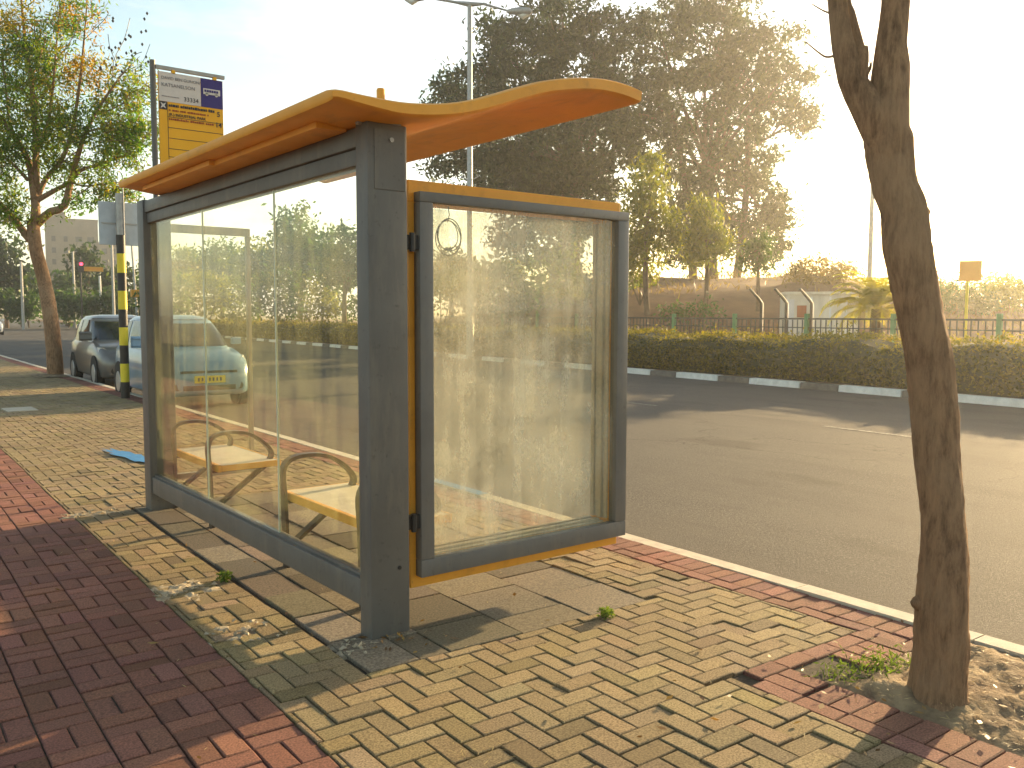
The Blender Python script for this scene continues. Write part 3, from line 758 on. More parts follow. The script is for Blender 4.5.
# ------------------------------------------------------------------ bus stop flag
def text(s, size, loc, m, parent, name='lettering', bold=0):
    c = bpy.data.curves.new(name, 'FONT'); c.body = s; c.size = size; c.extrude = .0006; c.offset = bold
    t = bpy.data.objects.new('tmp', c); COL.objects.link(t)
    dg = bpy.context.evaluated_depsgraph_get(); me = bpy.data.meshes.new_from_object(t.evaluated_get(dg))
    bpy.data.objects.remove(t); bpy.data.curves.remove(c)
    o = bpy.data.objects.new(name, me); COL.objects.link(o); me.materials.clear(); me.materials.append(m)
    o.rotation_euler = (R(90), 0, 0); o.location = loc; bpy.context.view_layer.update()
    mw = o.matrix_world.copy(); o.parent = parent; o.matrix_parent_inverse = parent.matrix_world.inverted(); return o
stop = empty('bus_stop_sign', 'tall bus stop flag with yellow, white and blue panel behind the shelter roof', 'bus stop sign', (2.35, 8, 0))
bpy.context.view_layer.update()
P_(MB().tube([(2.345, 8, -.02), (2.345, 8, 3.72)], .024, 14), 'pole', M['grey'], stop, smooth=True)
P_(MB().box((2.369, 7.985, 3.655), (2.965, 8.015, 3.685)), 'hanger_bar', M['steel'], stop)
pan = P_(MB().box((2.385, 7.985, 2.855), (2.945, 8.005, 3.635), bev=.003).box((2.50, 7.982, 3.628), (2.53, 8.008, 3.66)).box((2.86, 7.982, 3.628), (2.89, 8.008, 3.66)), 'panel', M['signyellow'], stop)
yf = 7.984
P_(MB().box((2.388, yf-.002, 3.385), (2.745, yf+.002, 3.632)), 'white_field', M['signwhite'], pan)
P_(MB().box((2.748, yf-.002, 3.385), (2.942, yf+.002, 3.632)), 'blue_field', M['signblue'], pan)
yt = yf-.004
text('DAVID BEN GURION/', .035, (2.408, yt, 3.572), M['inkgrey'], pan)
text('KATSANELSON', .042, (2.408, yt, 3.512), M['inkgrey'], pan)
text('33334', .052, (2.595, yt, 3.408), M['ink'], pan)
ln = MB()
for k in range(12):
    x = 2.41+k*.0125; ln.box((x, yt-.0005, 3.425), (x+.009, yt+.001, 3.432))
P_(ln, 'small_print', M['inkgrey'], pan)
bus = MB().box((2.768, yt-.001, 3.497), (2.918, yt+.001, 3.548), bev=.0004)
bus.tube([(2.80, yt-.001, 3.497), (2.80, yt+.001, 3.497)], .013, 14).tube([(2.885, yt-.001, 3.497), (2.885, yt+.001, 3.497)], .013, 14)
P_(bus, 'bus_symbol', M['signwhite'], pan)
bw = MB()
for k in range(6): bw.box((2.778+k*.021, yt-.003, 3.517), (2.795+k*.021, yt-.0012, 3.537))
P_(bw, 'bus_symbol_windows', M['signblue'], pan)
P_(MB().box((2.388, yf-.002, 3.315), (2.452, yf+.001, 3.383)), 'black_field', M['ink'], pan)
star = []
for k in range(8):
    a = math.pi/4+k*math.pi/4; r = .040 if k % 2 == 0 else .013; star.append((2.420+r*math.cos(a)*.85, 3.349+r*math.sin(a)*.9))
P_(MB().prism(star, 1, yf-.004, yf-.0025), 'star_symbol', M['signwhite'], pan)
rule = MB().box((2.456, yf-.002, 2.86), (2.459, yf+.001, 3.38))
for z in (3.255, 3.165, 3.075, 2.985, 2.915): rule.box((2.459, yf-.002, z), (2.94, yf+.001, z+.004))
P_(rule, 'rules', M['ink'], pan)
def scribble(z, x0, x1, h, m):
    s = MB(); x = x0
    while x < x1:
        w_ = rng.uniform(.008, .02); s.box((x, yt, z), (x+w_, yt+.002, z+h*rng.uniform(.7, 1))); x += w_+.004
        if rng.random() < .18: x += .012
    P_(s, 'small_print', m, pan)
scribble(3.345, 2.466, 2.85, .024, M['ink']); scribble(3.308, 2.466, 2.82, .016, M['redink'])
text('(R.) INDUSTRIAL PARK', .032, (2.466, yt, 3.268), M['ink'], pan, bold=.0006)
scribble(3.232, 2.466, 2.84, .018, M['redink'])
text('5', .06, (2.885, yt, 3.316), M['ink'], pan, bold=.001); text('14', .06, (2.868, yt, 3.222), M['ink'], pan, bold=.001)

# ------------------------------------------------------------------ striped post with sign plate
sp = empty('striped_post', 'yellow and black banded post holding a pale sign plate by the kerb', 'sign post', (4.42, 17.3, 0))
bpy.context.view_layer.update()
bands = MB(); z = -.02
cz = [0, .30, .64, .98, 1.31, 1.64, 1.98, 2.31, 2.66, 3.0]
for k in range(len(cz)-1):
    bands.tube([(4.42, 17.3, cz[k]-(.02 if k == 0 else 0)), (4.42, 17.3, cz[k+1])], .078, 18, mi=k % 2)
P_(bands, 'pole', [M['blackband'], M['yellow']], sp, smooth=True)
P_(MB().tube([(4.42, 17.3, 3.0), (4.42, 17.3, 3.75)], .07, 16).tube([(4.47, 17.24, 3.0), (4.47, 17.24, 4.05)], .014, 8), 'upper_post', M['steel'], sp, smooth=True)
P_(MB().box((4.08, 17.40, 2.82), (4.88, 17.43, 3.60), bev=.006), 'sign_plate', M['signback'], sp)
P_(MB().box((4.12, 17.385, 3.2), (4.74, 17.40, 3.225)), 'clamp', M['steel'], sp)

# ------------------------------------------------------------------ trees
def crown_from(blobs, per, clump_r, ln, wd, shell=.45, droop=.3, leaf_per=40, tonef=None):
    Cs = []
    for c, r in blobs:
        vol = (r[0]*r[1]*r[2])**(1/3)
        n = max(3, int(per*vol**2))
        cl = ellipsoid_clumps(c, r, n, shell)
        k = leaf_per
        cr = clump_r*rng.uniform(.6, 1.3, n)
        pts = np.repeat(cl, k, 0)+rng.normal(size=(n*k, 3))*np.repeat(cr, k)[:, None]*np.array([1, 1, .75])
        Cs.append(pts)
    C = np.concatenate(Cs); return C, leaves(C, ln, wd, droop=droop)
def limb(mb, a, b, r0, r1, bend=.15, n=8, sides=7):
    a, b = np.array(a, float), np.array(b, float); m_ = (a+b)/2+rng.normal(0, bend*np.linalg.norm(b-a)*.5, 3)+np.array([0, 0, bend*np.linalg.norm(b-a)*.3])
    P = [a*(1-t)**2+2*m_*t*(1-t)+b*t*t for t in np.linspace(0, 1, n)]
    mb.tube(P, list(np.linspace(r0, r1, n)), sides); return P
def tree(name, label, base, trunk_top, tr, blobs, leafm, per=9, clump=.5, ln=.35, wd=.13, shell=.45, group=None, leaf_per=40, droop=.3, cat='tree', extra_trunks=()):
    e = empty(name, label, cat, tuple(base), group); bpy.context.view_layer.update()
    t = MB(); b = np.array(base, float); tt = np.array(trunk_top, float)
    limb(t, b-np.array([0, 0, .3]), tt, tr, tr*.6, .06, 10, 10)
    for q in extra_trunks: limb(t, b+np.array([q[0], q[1], -.3]), np.array(q[2]), tr*.7, tr*.35, .08, 10, 8)
    for c, r in blobs:
        s = tt if rng.random() < .7 else b+(tt-b)*.75
        limb(t, s, np.array(c), tr*.42, tr*.10, .2)
        for _ in range(3):
            d = ellipsoid_clumps(c, r, 1, .6)[0]; limb(t, np.array(c)+(s-np.array(c))*.3, d, tr*.16, tr*.04, .2, 6, 5)
    P_(t, 'trunk', M['barkfar'], e, smooth=True)
    C, V = crown_from(blobs, per, clump, ln, wd, shell, droop, leaf_per)
    tone = np.clip(rng.normal(.45, .25, len(C)), 0, 1)
    world_parent(rawmesh('crown', V, 4, M[leafm], tone=tone), e); return e
def B(px, py, rx, ry, d, dd=None):
    s = d/F; r = ((dd or rx)*s)
    return (at(px, py, d), (rx*s, r, ry*s))

# big dark eucalyptus clump (two trees) and the paler trees under it
D = 66
def ground_at(px, d):
    p = at(px, 300, d); return np.array([p[0], p[1], hill_z(p[0], p[1]) if p[0] > far_x(p[1]) else 0.0])
bl = [B(470, 95, 42, 34, D), B(530, 60, 48, 40, D), B(500, 130, 60, 38, D), B(575, 90, 48, 50, D), B(560, 20, 40, 30, D), B(455, 158, 30, 20, D), B(545, 165, 60, 30, D), B(605, 40, 30, 32, D), B(600, 140, 42, 40, D), B(520, 185, 60, 30, D), B(580, 200, 45, 45, D), B(497, 30, 22, 22, D), B(446, 120, 22, 14, D), B(540, 240, 50, 35, D)]
tree('eucalyptus_tree', 'huge dark eucalyptus crown rising behind the display case, left half of the clump', ground_at(572, D), at(575, 170, D), .55, bl, 'leaf_euc', per=7.6, clump=.52, ln=.50, wd=.17, leaf_per=58, extra_trunks=[(1.5, .6, at(530, 150, D)), (-1, 1, at(600, 120, D))])
D = 68
bl = [B(660, 30, 38, 32, D), B(710, 45, 45, 40, D), B(690, 100, 48, 40, D), B(750, 60, 36, 34, D), B(780, 85, 34, 24, D), B(800, 118, 24, 16, D), B(735, 120, 36, 30, D), B(640, 90, 36, 42, D), B(655, 150, 40, 36, D), B(745, 165, 30, 26, D), B(760, 205, 24, 30, D), B(715, 175, 28, 30, D), B(765, 245, 20, 24, D), B(725, 5, 30, 18, D), B(700, 225, 30, 34, D), B(785, 40, 18, 14, D), B(735, 235, 20, 26, D), B(680, 195, 26, 34, D), B(770, 222, 18, 26, D), B(690, 250, 26, 18, D)]
tree('eucalyptus_tree', 'huge dark eucalyptus with an open ragged crown on the hill, right half of the clump', ground_at(712, D), at(708, 170, D), .5, bl, 'leaf_euc', per=6.6, clump=.5, ln=.50, wd=.17, leaf_per=56, extra_trunks=[(1.2, -1.2, at(748, 120, D)), (-1.2, .8, at(672, 110, D))])
D = 44
bl = [B(650, 180, 16, 30, D), B(640, 225, 22, 34, D), B(662, 235, 16, 34, D), B(632, 258, 14, 20, D)]
tree('young_tree', 'tall pale yellow-green young tree in front of the dark eucalyptus', ground_at(648, D), at(648, 215, D), .16, bl, 'leaf_light', per=30, clump=.34, ln=.32, wd=.11, droop=.9)
bl = [B(705, 215, 14, 24, D), B(712, 245, 18, 24, D), B(694, 245, 12, 22, D)]
tree('young_tree', 'short pale young tree under the eucalyptus, beside the brown hill', ground_at(705, D), at(706, 235, D), .13, bl, 'leaf_light', per=30, clump=.32, ln=.30, wd=.10, droop=.9)
bl = [B(762, 250, 14, 20, D), B(748, 258, 10, 14, D)]
tree('young_tree', 'small pale bushy tree at the right foot of the eucalyptus', ground_at(758, D), at(758, 250, D), .11, bl, 'leaf_mid', per=26, clump=.3, ln=.3, wd=.1, droop=.9)
# trees seen through the glass
def mid(px, top, w_, d, label, lm='leaf_mid', h0=300, per=13):
    bl = [B(px, top+(h0-top)*.28, w_*.62, (h0-top)*.26, d), B(px-w_*.45, top+(h0-top)*.5, w_*.55, (h0-top)*.26, d), B(px+w_*.45, top+(h0-top)*.48, w_*.55, (h0-top)*.28, d), B(px+rng.uniform(-9, 9), top+(h0-top)*.62, w_*.7, (h0-top)*.22, d)]
    g = ground_at(px, d)
    tree('roadside_tree', label, g, at(px, top+(h0-top)*.75, d), .2, bl, lm, per=per, clump=.5, ln=.42, wd=.17, leaf_per=36)
mid(300, 205, 36, 62, 'tall round tree seen through the glass wall, highest of the roadside trees')
mid(345, 228, 26, 58, 'roadside tree seen through the glass next to the near post')
mid(258, 238, 26, 70, 'roadside tree seen through the glass above the pane joint', 'leaf_light')
mid(222, 240, 26, 78, 'roadside tree seen through the glass above the blue car')
mid(188, 248, 22, 84, 'roadside tree seen through the glass over the car roof', 'leaf_light')
mid(160, 246, 18, 90, 'roadside tree seen through the glass beside the far post')
mid(386, 235, 26, 60, 'roadside tree hidden mostly by the near shelter post')
mid(450, 245, 30, 56, 'green tree seen through the left part of the dirty display case', 'leaf_mid')
mid(500, 255, 26, 58, 'pale tree seen through the middle of the dirty display case', 'leaf_light')
# undergrowth along the far side, behind the hedge
def shrub(px, top, w_, bot, d, label, lm='leaf_mid', per=22, clump=.3, ln=.22, cat='shrub'):
    g = ground_at(px, d); e = empty('shrub', label, cat, tuple(g)); bpy.context.view_layer.update()
    h = bot-top
    bl = [B(px, (top+bot)/2, w_, h/2, d), B(px-w_*.5, top+h*.6, w_*.5, h*.42, d), B(px+w_*.45, top+h*.55, w_*.55, h*.45, d)]
    t = MB()
    for c, r in bl: limb(t, g, np.array(c), .05, .015, .2, 6, 5)
    P_(t, 'stem', M['barkfar'], e)
    C, V = crown_from(bl, per, clump, ln, ln*.4, .3, .1, 34)
    world_parent(rawmesh('foliage', V, 4, M[lm], tone=np.clip(rng.normal(.5, .25, len(C)), 0, 1)), e)
shrub(820, 256, 36, 292, 50, 'rounded shrub coloured as if orange-lit, above the white booth', 'leaf_orange_lit', per=24)
shrub(955, 280, 40, 330, 47, 'dense shrub mass behind the fence beneath the yellow plate', per=20)
shrub(985, 268, 60, 330, 58, 'broad shrub coloured as if orange-lit, farther back at the right edge', 'leaf_orange_lit', per=14)
shrub(925, 272, 34, 330, 60, 'farther shrub coloured as if orange-lit, directly behind the leaning trunk', 'leaf_orange_lit', per=22)
shrub(1012, 270, 40, 330, 50, 'large backlit shrub at the right edge of the view', 'leaf_light', per=20)
shrub(915, 280, 22, 330, 46, 'dark shrub behind the leaning street tree trunk')
shrub(1075, 268, 44, 330, 52, 'large shrub just outside the right edge', 'leaf_mid')
for i_, (px_, tp_, lab) in enumerate(((168, 275, 'roadside bush seen through the glass beside the far post'), (205, 268, 'roadside bush seen through the glass over the blue car roof'), (240, 272, 'roadside bush seen through the glass right of the blue car'), (278, 264, 'roadside bush seen through the glass below the tallest tree'), (312, 270, 'roadside bush seen through the middle of the nearest pane'), (345, 262, 'roadside bush seen through the nearest pane beside the near post'), (390, 268, 'roadside bush mostly behind the near post'), (440, 262, 'roadside bush seen at the left edge of the display case'), (478, 250, 'roadside bush seen in the left half of the display case'), (520, 256, 'roadside bush seen in the middle of the display case'), (562, 248, 'roadside bush seen in the right half of the display case'), (602, 256, 'roadside bush seen at the right edge of the display case'))):
    shrub(px_, tp_, 26, 322, (58 if px_ < 380 else 44)+3*(i_ % 3), lab, ('leaf_mid', 'leaf_light', 'leaf_mid')[i_ % 3], per=9, clump=.4, ln=.32)
shrub(690, 302, 30, 320, 40, 'low flat bush on the brown slope behind the fence', 'leaf_mid', per=12)
shrub(640, 262, 22, 285, 46, 'bush on the hill crest beside the display case', 'leaf_light', per=12)

# feathery street tree on the left
D = 22.5
t2 = empty('street_tree', 'feathery yellow-green street tree with forking trunk on the left pavement', 'tree', (4.66, 24.85, 0)); bpy.context.view_layer.update()
tm = MB()
def pp(L_, d=D, dz=0): return [at(x, y, d+(rng.uniform(-.2, .2) if i else 0)) for i, (x, y) in enumerate(L_)]
def rlimb(L_, r0, r1, d=D, sides=9, n=26):
    P = spline(np.array(pp(L_, d)), n); 
    tm.tube([tuple(p) for p in P], list(np.linspace(r0, r1, n)), sides); return P
trunk_pts = [(56, 384), (54, 350), (50, 313), (44, 280), (36, 250), (33, 222)]
ends = []
rlimb(trunk_pts, .20, .15)
rlimb([(56, 392), (56, 378)], .30, .2, n=4)
main = [([(33, 232), (36, 212), (33, 185), (28, 160), (10, 130), (-10, 105), (-30, 80)], .12, .03),
        ([(36, 225), (50, 212), (64, 206), (71, 180), (78, 155), (86, 132), (96, 112), (112, 88), (122, 74)], .11, .02),
        ([(34, 222), (36, 190), (36, 150), (34, 110), (30, 70), (24, 30), (20, -20)], .10, .02),
        ([(38, 200), (52, 192), (70, 182), (82, 170), (104, 163), (122, 156), (142, 150)], .07, .012),
        ([(35, 205), (45, 180), (58, 165), (66, 150), (74, 120), (80, 80), (84, 40), (88, -10)], .07, .012),
        ([(30, 240), (16, 222), (0, 205), (-20, 190), (-45, 170)], .10, .03),
        ([(28, 180), (8, 160), (-12, 150)], .05, .02), ([(34, 160), (46, 130), (52, 95), (56, 50), (60, 5)], .05, .012),
        ([(70, 182), (85, 186), (105, 184), (120, 190)], .03, .008), ([(86, 132), (104, 128), (126, 130), (146, 138)], .035, .008),
        ([(96, 112), (110, 110), (128, 100), (145, 88)], .025, .007), ([(52, 95), (38, 60), (34, 20)], .03, .01), ([(10, 130), (6, 90), (2, 50)], .04, .01)]
for L_, a, b in main:
    ends.append(rlimb(L_, a, b))
tw = []
for P in ends:
    for k in range(9):
        i = rng.integers(len(P)//3, len(P)); s = P[i]
        d = rng.normal(size=3)*np.array([1, 1, .7]); d /= np.linalg.norm(d); ln_ = rng.uniform(.5, 1.3)
        e_ = s+d*ln_; tw.append((s, e_)); limb(tm, s, e_, .018, .006, .3, 6, 4)
        for q in range(2):
            f = s+(e_-s)*rng.uniform(.3, .9); g = f+rng.normal(0, .35, 3); limb(tm, f, g, .009, .004, .3, 4, 3); tw.append((f, g))
P_(tm, 'trunk', M['bark'], t2, smooth=True)
Cs = []; tn = []
for s, e_ in tw:
    n_ = int(rng.uniform(10, 85)); t = rng.uniform(.25, 1.1, n_)[:, None]
    Cs.append(s+(e_-s)*t+rng.normal(0, .13, (n_, 3))); tn.append(np.full(n_, rng.normal(.30, .17)))
# denser leafy masses
for (px_, py_, rx, ry, cnt, tone_) in ((40, 70, 60, 55, 2600, .42), (85, 68, 26, 24, 1100, .8), (15, 130, 38, 40, 1700, .35), (60, 120, 30, 30, 1300, .45), (115, 145, 40, 38, 1900, .4), (125, 95, 30, 30, 700, .5), (95, 175, 40, 16, 700, .4), (80, 20, 25, 20, 500, .95), (15, 20, 30, 30, 1000, .7), (-25, 120, 40, 90, 2500, .35), (52, 150, 16, 26, 700, .4), (14, 205, 16, 18, 600, .4), (130, 130, 18, 22, 350, .55)):
    nc = max(6, cnt//45); c = ellipsoid_clumps(at(px_, py_, D), (rx*D/F, rx*D/F, ry*D/F), nc, .1); k = cnt//nc
    Cs.append(np.repeat(c, k, 0)+rng.normal(0, .17, (nc*k, 3))); tn.append(np.repeat(np.clip(rng.normal(tone_, .12, nc), 0, 1), k))
C = np.concatenate(Cs); tn = np.clip(np.concatenate(tn)+.09+rng.normal(0, .08, len(C)), 0, 1)
world_parent(rawmesh('crown', leaves(C, .135, .038, droop=.4), 4, M['leaf_jac'], tone=tn), t2)
pm = MB()
for k in range(34):                                  # dark seed pods on bare twigs
    x, y = (rng.uniform(100, 150), rng.uniform(10, 75)); c = at(x, y, D+rng.uniform(-.5, .5)); 
    pm.tube([c+np.array([0, 0, .04]), c, c-np.array([0, 0, .04])], [.01, .035, .01], 6)
for L_ in ([(112, 88), (114, 60), (124, 40), (130, 18)], [(122, 74), (134, 56), (142, 52)], [(116, 62), (110, 48), (108, 34)], [(122, 74), (140, 66), (150, 44)], [(84, 40), (104, 20), (108, 14)]):
    rl = spline(np.array(pp(L_)), 10); pm.tube([tuple(p) for p in rl], .008, 4)
P_(pm, 'seed_pods', M['blackband'], t2)

# near leaning street tree on the right
near = empty('street_tree', 'bare leaning trunk of the near street tree in a soil pit by the kerb', 'tree', (3.55, 1.70, 0)); bpy.context.view_layer.update()
D0 = 3.57
tp = [(939, 722, 32), (938, 702, 28), (938, 688, 26), (941, 650, 24.2), (941.5, 624, 24), (944, 570, 23.5), (943, 511, 20.5), (936, 455, 22.5), (933.5, 412, 23), (928, 358, 21.5), (921, 317, 21), (909, 250, 21.5), (905, 212, 20.5), (894, 182, 20), (888, 140, 22), (886, 118, 15), (886, 105, 5)]
P = np.array([at(x, y, D0+.02*math.sin(i)) for i, (x, y, r) in enumerate(tp)]); rad = np.array([r*D0/F for _, _, r in tp])
n = 130; Ps = spline(P, n); dd = np.r_[0, np.cumsum(np.linalg.norm(np.diff(P, axis=0), axis=1))]; rs = np.interp(np.linspace(0, dd[-1], n), dd, rad)
ph = rng.uniform(0, 6.28, 20)
def rr(i, j):
    a = 2*math.pi*j/44; z = i*.021
    v = .030*math.sin(7*a+ph[0]+2.1*math.sin(z*1.9))+.022*math.sin(13*a+ph[1]+3*math.sin(z*3.1))+.05*math.sin(2*a+z*2.1+ph[2])+.03*math.sin(3*a-z*4.3+ph[3])
    v += .03*max(0, math.sin(z*5.2+ph[4]+a))**8*2+rng.normal(0, .012)
    if i < 14: v += .05*(1-i/14)*max(0, math.sin(4*a+1))
    return v
nm = MB(); nm.tube([tuple(p) for p in Ps], list(rs), 44, rr=rr)
def nlimb(L_, sides=20, n=40, kn=0):
    P = np.array([at(x, y, D0+dz) for x, y, r, dz in L_]); rd = np.array([r*(D0+dz)/F for x, y, r, dz in L_])
    Q = spline(P, n); d_ = np.r_[0, np.cumsum(np.linalg.norm(np.diff(P, axis=0), axis=1))]
    nm.tube([tuple(p) for p in Q], list(np.interp(np.linspace(0, d_[-1], n), d_, rd)), sides, rr=lambda i, j: .04*math.sin(5*2*math.pi*j/sides+i*.2)+rng.normal(0, .012))
nlimb([(890, 172, 9, 0), (889, 150, 19, 0), (888, 105, 20, 0), (891, 66, 17.5, 0), (891, 40, 14, 0), (895, 10, 13.5, 0), (897, -40, 13, 0), (903, -160, 12, .1), (925, -330, 9, .2), (950, -560, 5, .3)], kn=1)
nlimb([(888, 165, 6, 0), (880, 135, 17, 0), (866, 105, 16.5, 0), (852, 82, 13, 0), (845, 55, 11.5, 0), (839, 20, 9.5, 0), (836, -10, 9, 0), (820, -140, 8, -.1), (780, -330, 5, -.3), (760, -500, 3, -.3)])
nlimb([(858, 85, 9, 0), (861, 68, 7, 0), (858, 45, 5.5, .03), (851, 15, 4.5, .05), (846, -15, 4.2, .06), (850, -160, 3, .1)])
nlimb([(858, 80, 7, -.02), (863, 62, 5.5, -.03), (866, 46, 2, -.03)], n=14, sides=10)
nlimb([(834, 56, 1.4, 0), (826, 57, 1.1, 0), (818, 52, .9, 0), (806, 42, .6, 0)], n=12, sides=6)
nlimb([(829, 13, 1.2, 0), (822, 10, .9, 0), (812, 4, .6, 0)], n=10, sides=6)
nlimb([(866, 74, 2.6, 0), (870, 68, 1.6, 0), (871, 62, .8, 0)], n=8, sides=6)
P_(nm, 'trunk', M['bark'], near, smooth=True)
for (x, y, r) in ((919, 603, 8), (923, 212, 7), (962, 560, 6)):
    c = at(x, y, D0-.0); rw = r*D0/F
    kn = MB().tube([c-np.array([0, 0, rw]), c-np.array([0, 0, rw*.5]), c, c+np.array([0, 0, rw*.5]), c+np.array([0, 0, rw])], [rw*.2, rw*.85, rw, rw*.85, rw*.2], 12, rr=lambda i, j: rng.normal(0, .06)); P_(kn, 'knot', M['bark'], near, smooth=True)
Cn = []
for (x, y, dz) in ((925, -380, .2), (800, -380, -.3), (960, -560, .3), (850, -330, .1), (760, -500, -.3), (880, -600, 0)):
    c = at(x, y, D0+dz); cl = ellipsoid_clumps(c, (.9, .9, .5), 40, .1); Cn.append(np.repeat(cl, 26, 0)+rng.normal(0, .14, (1040, 3)))
Cn = np.concatenate(Cn); Cn = Cn[Cn[:, 2] > 3.35]
world_parent(rawmesh('crown', leaves(Cn, .11, .04), 4, M['leaf_jac'], tone=np.clip(rng.normal(.35, .2, len(Cn)), 0, 1)), near)

# spiky palm
pc = at(876, 308, 24.5); g = np.array([pc[0], pc[1], 0.0])
palm = empty('palm', 'young spiky palm glowing yellow-green beside the leaning trunk', 'palm', tuple(g)); bpy.context.view_layer.update()
P_(MB().tube([(g[0], g[1], -.1), (g[0], g[1], .6), (g[0], g[1], 1.75)], [.18, .17, .13], 10), 'trunk', M['barkfar'], palm, smooth=True)
V = []; tn = []
for k in range(80):
    a = rng.uniform(0, 6.28); el = rng.uniform(.15, 1.45); ln_ = rng.uniform(1.1, 1.7); h = np.array([math.cos(a), math.sin(a), 0])
    p = np.array([g[0], g[1], 1.7]); prev = p; tt = rng.uniform(.2, 1)
    sd = np.cross(h, [0, 0, 1.])
    for s in range(22):
        e2 = el-1.5*(s/21)**1.7; d_ = h*math.cos(e2)+np.array([0, 0, math.sin(e2)]); q = prev+d_*ln_/22
        V += [prev-sd*.006, prev+sd*.006, q+sd*.005, q-sd*.005]; tn.append(tt)
        if s > 3:
            for sg in (-1, 1):
                ll = .30*math.sin(math.pi*(s-2)/21)+.06; tip = q+sd*sg*ll*.75+d_*ll*.65-np.array([0, 0, .04+ll*.15*rng.random()])
                w_ = d_*.026; V += [q-w_, q+w_, tip, tip-w_*.2]; tn.append(tt)
        prev = q
world_parent(rawmesh('crown', np.array(V), 4, M['leaf_palm'], tone=np.array(tn)), palm)

# ------------------------------------------------------------------ fence, booth, poles
def fx(y): return far_x(y)+3.4
fe = empty('fence', 'low dark railing with green posts running behind the hedge', 'fence', (fx(15), 15, 0)); bpy.context.view_layer.update()
y = 1.0
while y < 34:
    y1 = y+2.65; p = MB()
    def br(a, b, z0, z1, t=.02):
        p.add([(fx(a)-t, a, z0), (fx(a)+t, a, z0), (fx(b)+t, b, z0), (fx(b)-t, b, z0), (fx(a)-t, a, z1), (fx(a)+t, a, z1), (fx(b)+t, b, z1), (fx(b)-t, b, z1)], [(0,3,2,1),(4,5,6,7),(0,1,5,4),(1,2,6,5),(2,3,7,6),(3,0,4,7)])
    br(y+.06, y1-.06, 1.455, 1.50); br(y+.06, y1-.06, 1.22, 1.25); br(y+.06, y1-.06, .45, .49)
    for k in range(15): a = y+.13+k*.17; br(a, a+.028, .30, 1.45, .012)
    P_(p, 'panel', M['fence'], fe)
    P_(MB().box((fx(y)-.05, y-.05, -.1), (fx(y)+.05, y+.05, 1.62)), 'post', M['fencegreen'], fe)
    y = y1
bc = at(818, 300, 38); ang = math.atan2(bc[0], bc[1])
booth = empty('booth', 'small white flat-roofed booth behind the fence', 'booth', (bc[0], bc[1], hill_z(bc[0], bc[1])-.2)); booth.rotation_euler = (0, 0, -ang+.15); bpy.context.view_layer.update()
bz = -booth.location.z
hz = bz+2.45
MB().box((-1.45, -1.1, -.3), (1.45, 1.1, hz)).build('wall', M['booth'], booth)
MB().box((-1.52, -1.18, hz+.002), (1.52, 1.18, hz+.12), bev=.01).build('roof', M['booth'], booth)
MB().box((-1.0, -1.125, hz-.95), (-.62, -1.10, hz-.45)).build('window', M['redink'], booth)
for xa in (-.42, .33, .97): MB().box((xa-.035, -1.13, -.2), (xa+.035, -1.101, hz-.1)).build('seam_strip', M['white'], booth)
MB().box((-1.38, -1.125, -.25), (-1.12, -1.10, hz-.2)).build('door', M['signwhite'], booth)
for i, (px_, label) in enumerate(((761, 'cranked concrete fence post on the brown slope, left of the booth'), (786, 'cranked concrete fence post in front of the booth door'), (811, 'cranked concrete fence post before the booth wall'))):
    b = at(px_, 330, 31); e = tag(MB().tube([(b[0], b[1], -.1), (b[0], b[1], 2.0), (b[0]-.1, b[1]+.06, 2.15), (b[0]-.38, b[1]+.24, 2.5)], [.065, .06, .055, .045], 8).build('fence_post', M['fence'], smooth=True), label, 'fence post', 'cranked posts on the slope')

# double-armed street lamp on the median
lp = at(470, 300, 33.2); lx, ly = lp[0], lp[1]
lamp = empty('street_lamp', 'tall grey street lamp with two arms behind the shelter roof', 'street lamp', (lx, ly, 0)); bpy.context.view_layer.update()
tz = at(467, 9, 33.2)[2]-.12
P_(MB().tube([(lx, ly, 0), (lx, ly, 1.2), (lx, ly, 1.25), (lx, ly, tz)], [.15, .15, .12, .085], 14), 'pole', M['steel'], lamp, smooth=True)
a = np.array([.80, -.60, 0]); a /= np.linalg.norm(a)
for s in (-1, 1):
    tip = np.array([lx, ly, tz+.05])+a*s*(1.45 if s > 0 else 1.6)+np.array([0, 0, .18 if s < 0 else -.28])
    st_ = np.array([lx, ly, tz])
    P_(MB().tube([st_, st_+a*s*.5+np.array([0, 0, .02+(.05 if s < 0 else 0)]), tip], [.10, .05, .035], 8), 'arm', M['steel'], lamp, smooth=True)
    hd = P_(MB().tube([tip-a*s*.1, tip+a*s*.1, tip+a*s*.4, tip+a*s*.75, tip+a*s*.85], [.05, .11, .16, .13, .03], 12), 'lamp_head', M['steel'], lamp, smooth=True)
    P_(MB().tube([tip+a*s*.3-np.array([0, 0, .10]), tip+a*s*.5-np.array([0, 0, .17]), tip+a*s*.75-np.array([0, 0, .09])], [.05, .12, .04], 10), 'lens', M['lens'], hd, smooth=True)
P_(MB().tube([(lx-.25, ly+.2, tz-6.2), (lx, ly, tz-6.4), (lx+.25, ly-.2, tz-6.2)], .02, 6), 'bracket', M['steel'], lamp)
# slim pole behind the leaning trunk
q = at(870, 262, 42)
tag(MB().tube([(q[0], q[1], .5), (q[0], q[1], at(873, 90, 42)[2])], [.13, .07], 10).build('utility_pole', M['steel'], smooth=True), 'slim plain pole standing up beside the leaning tree trunk', 'pole')
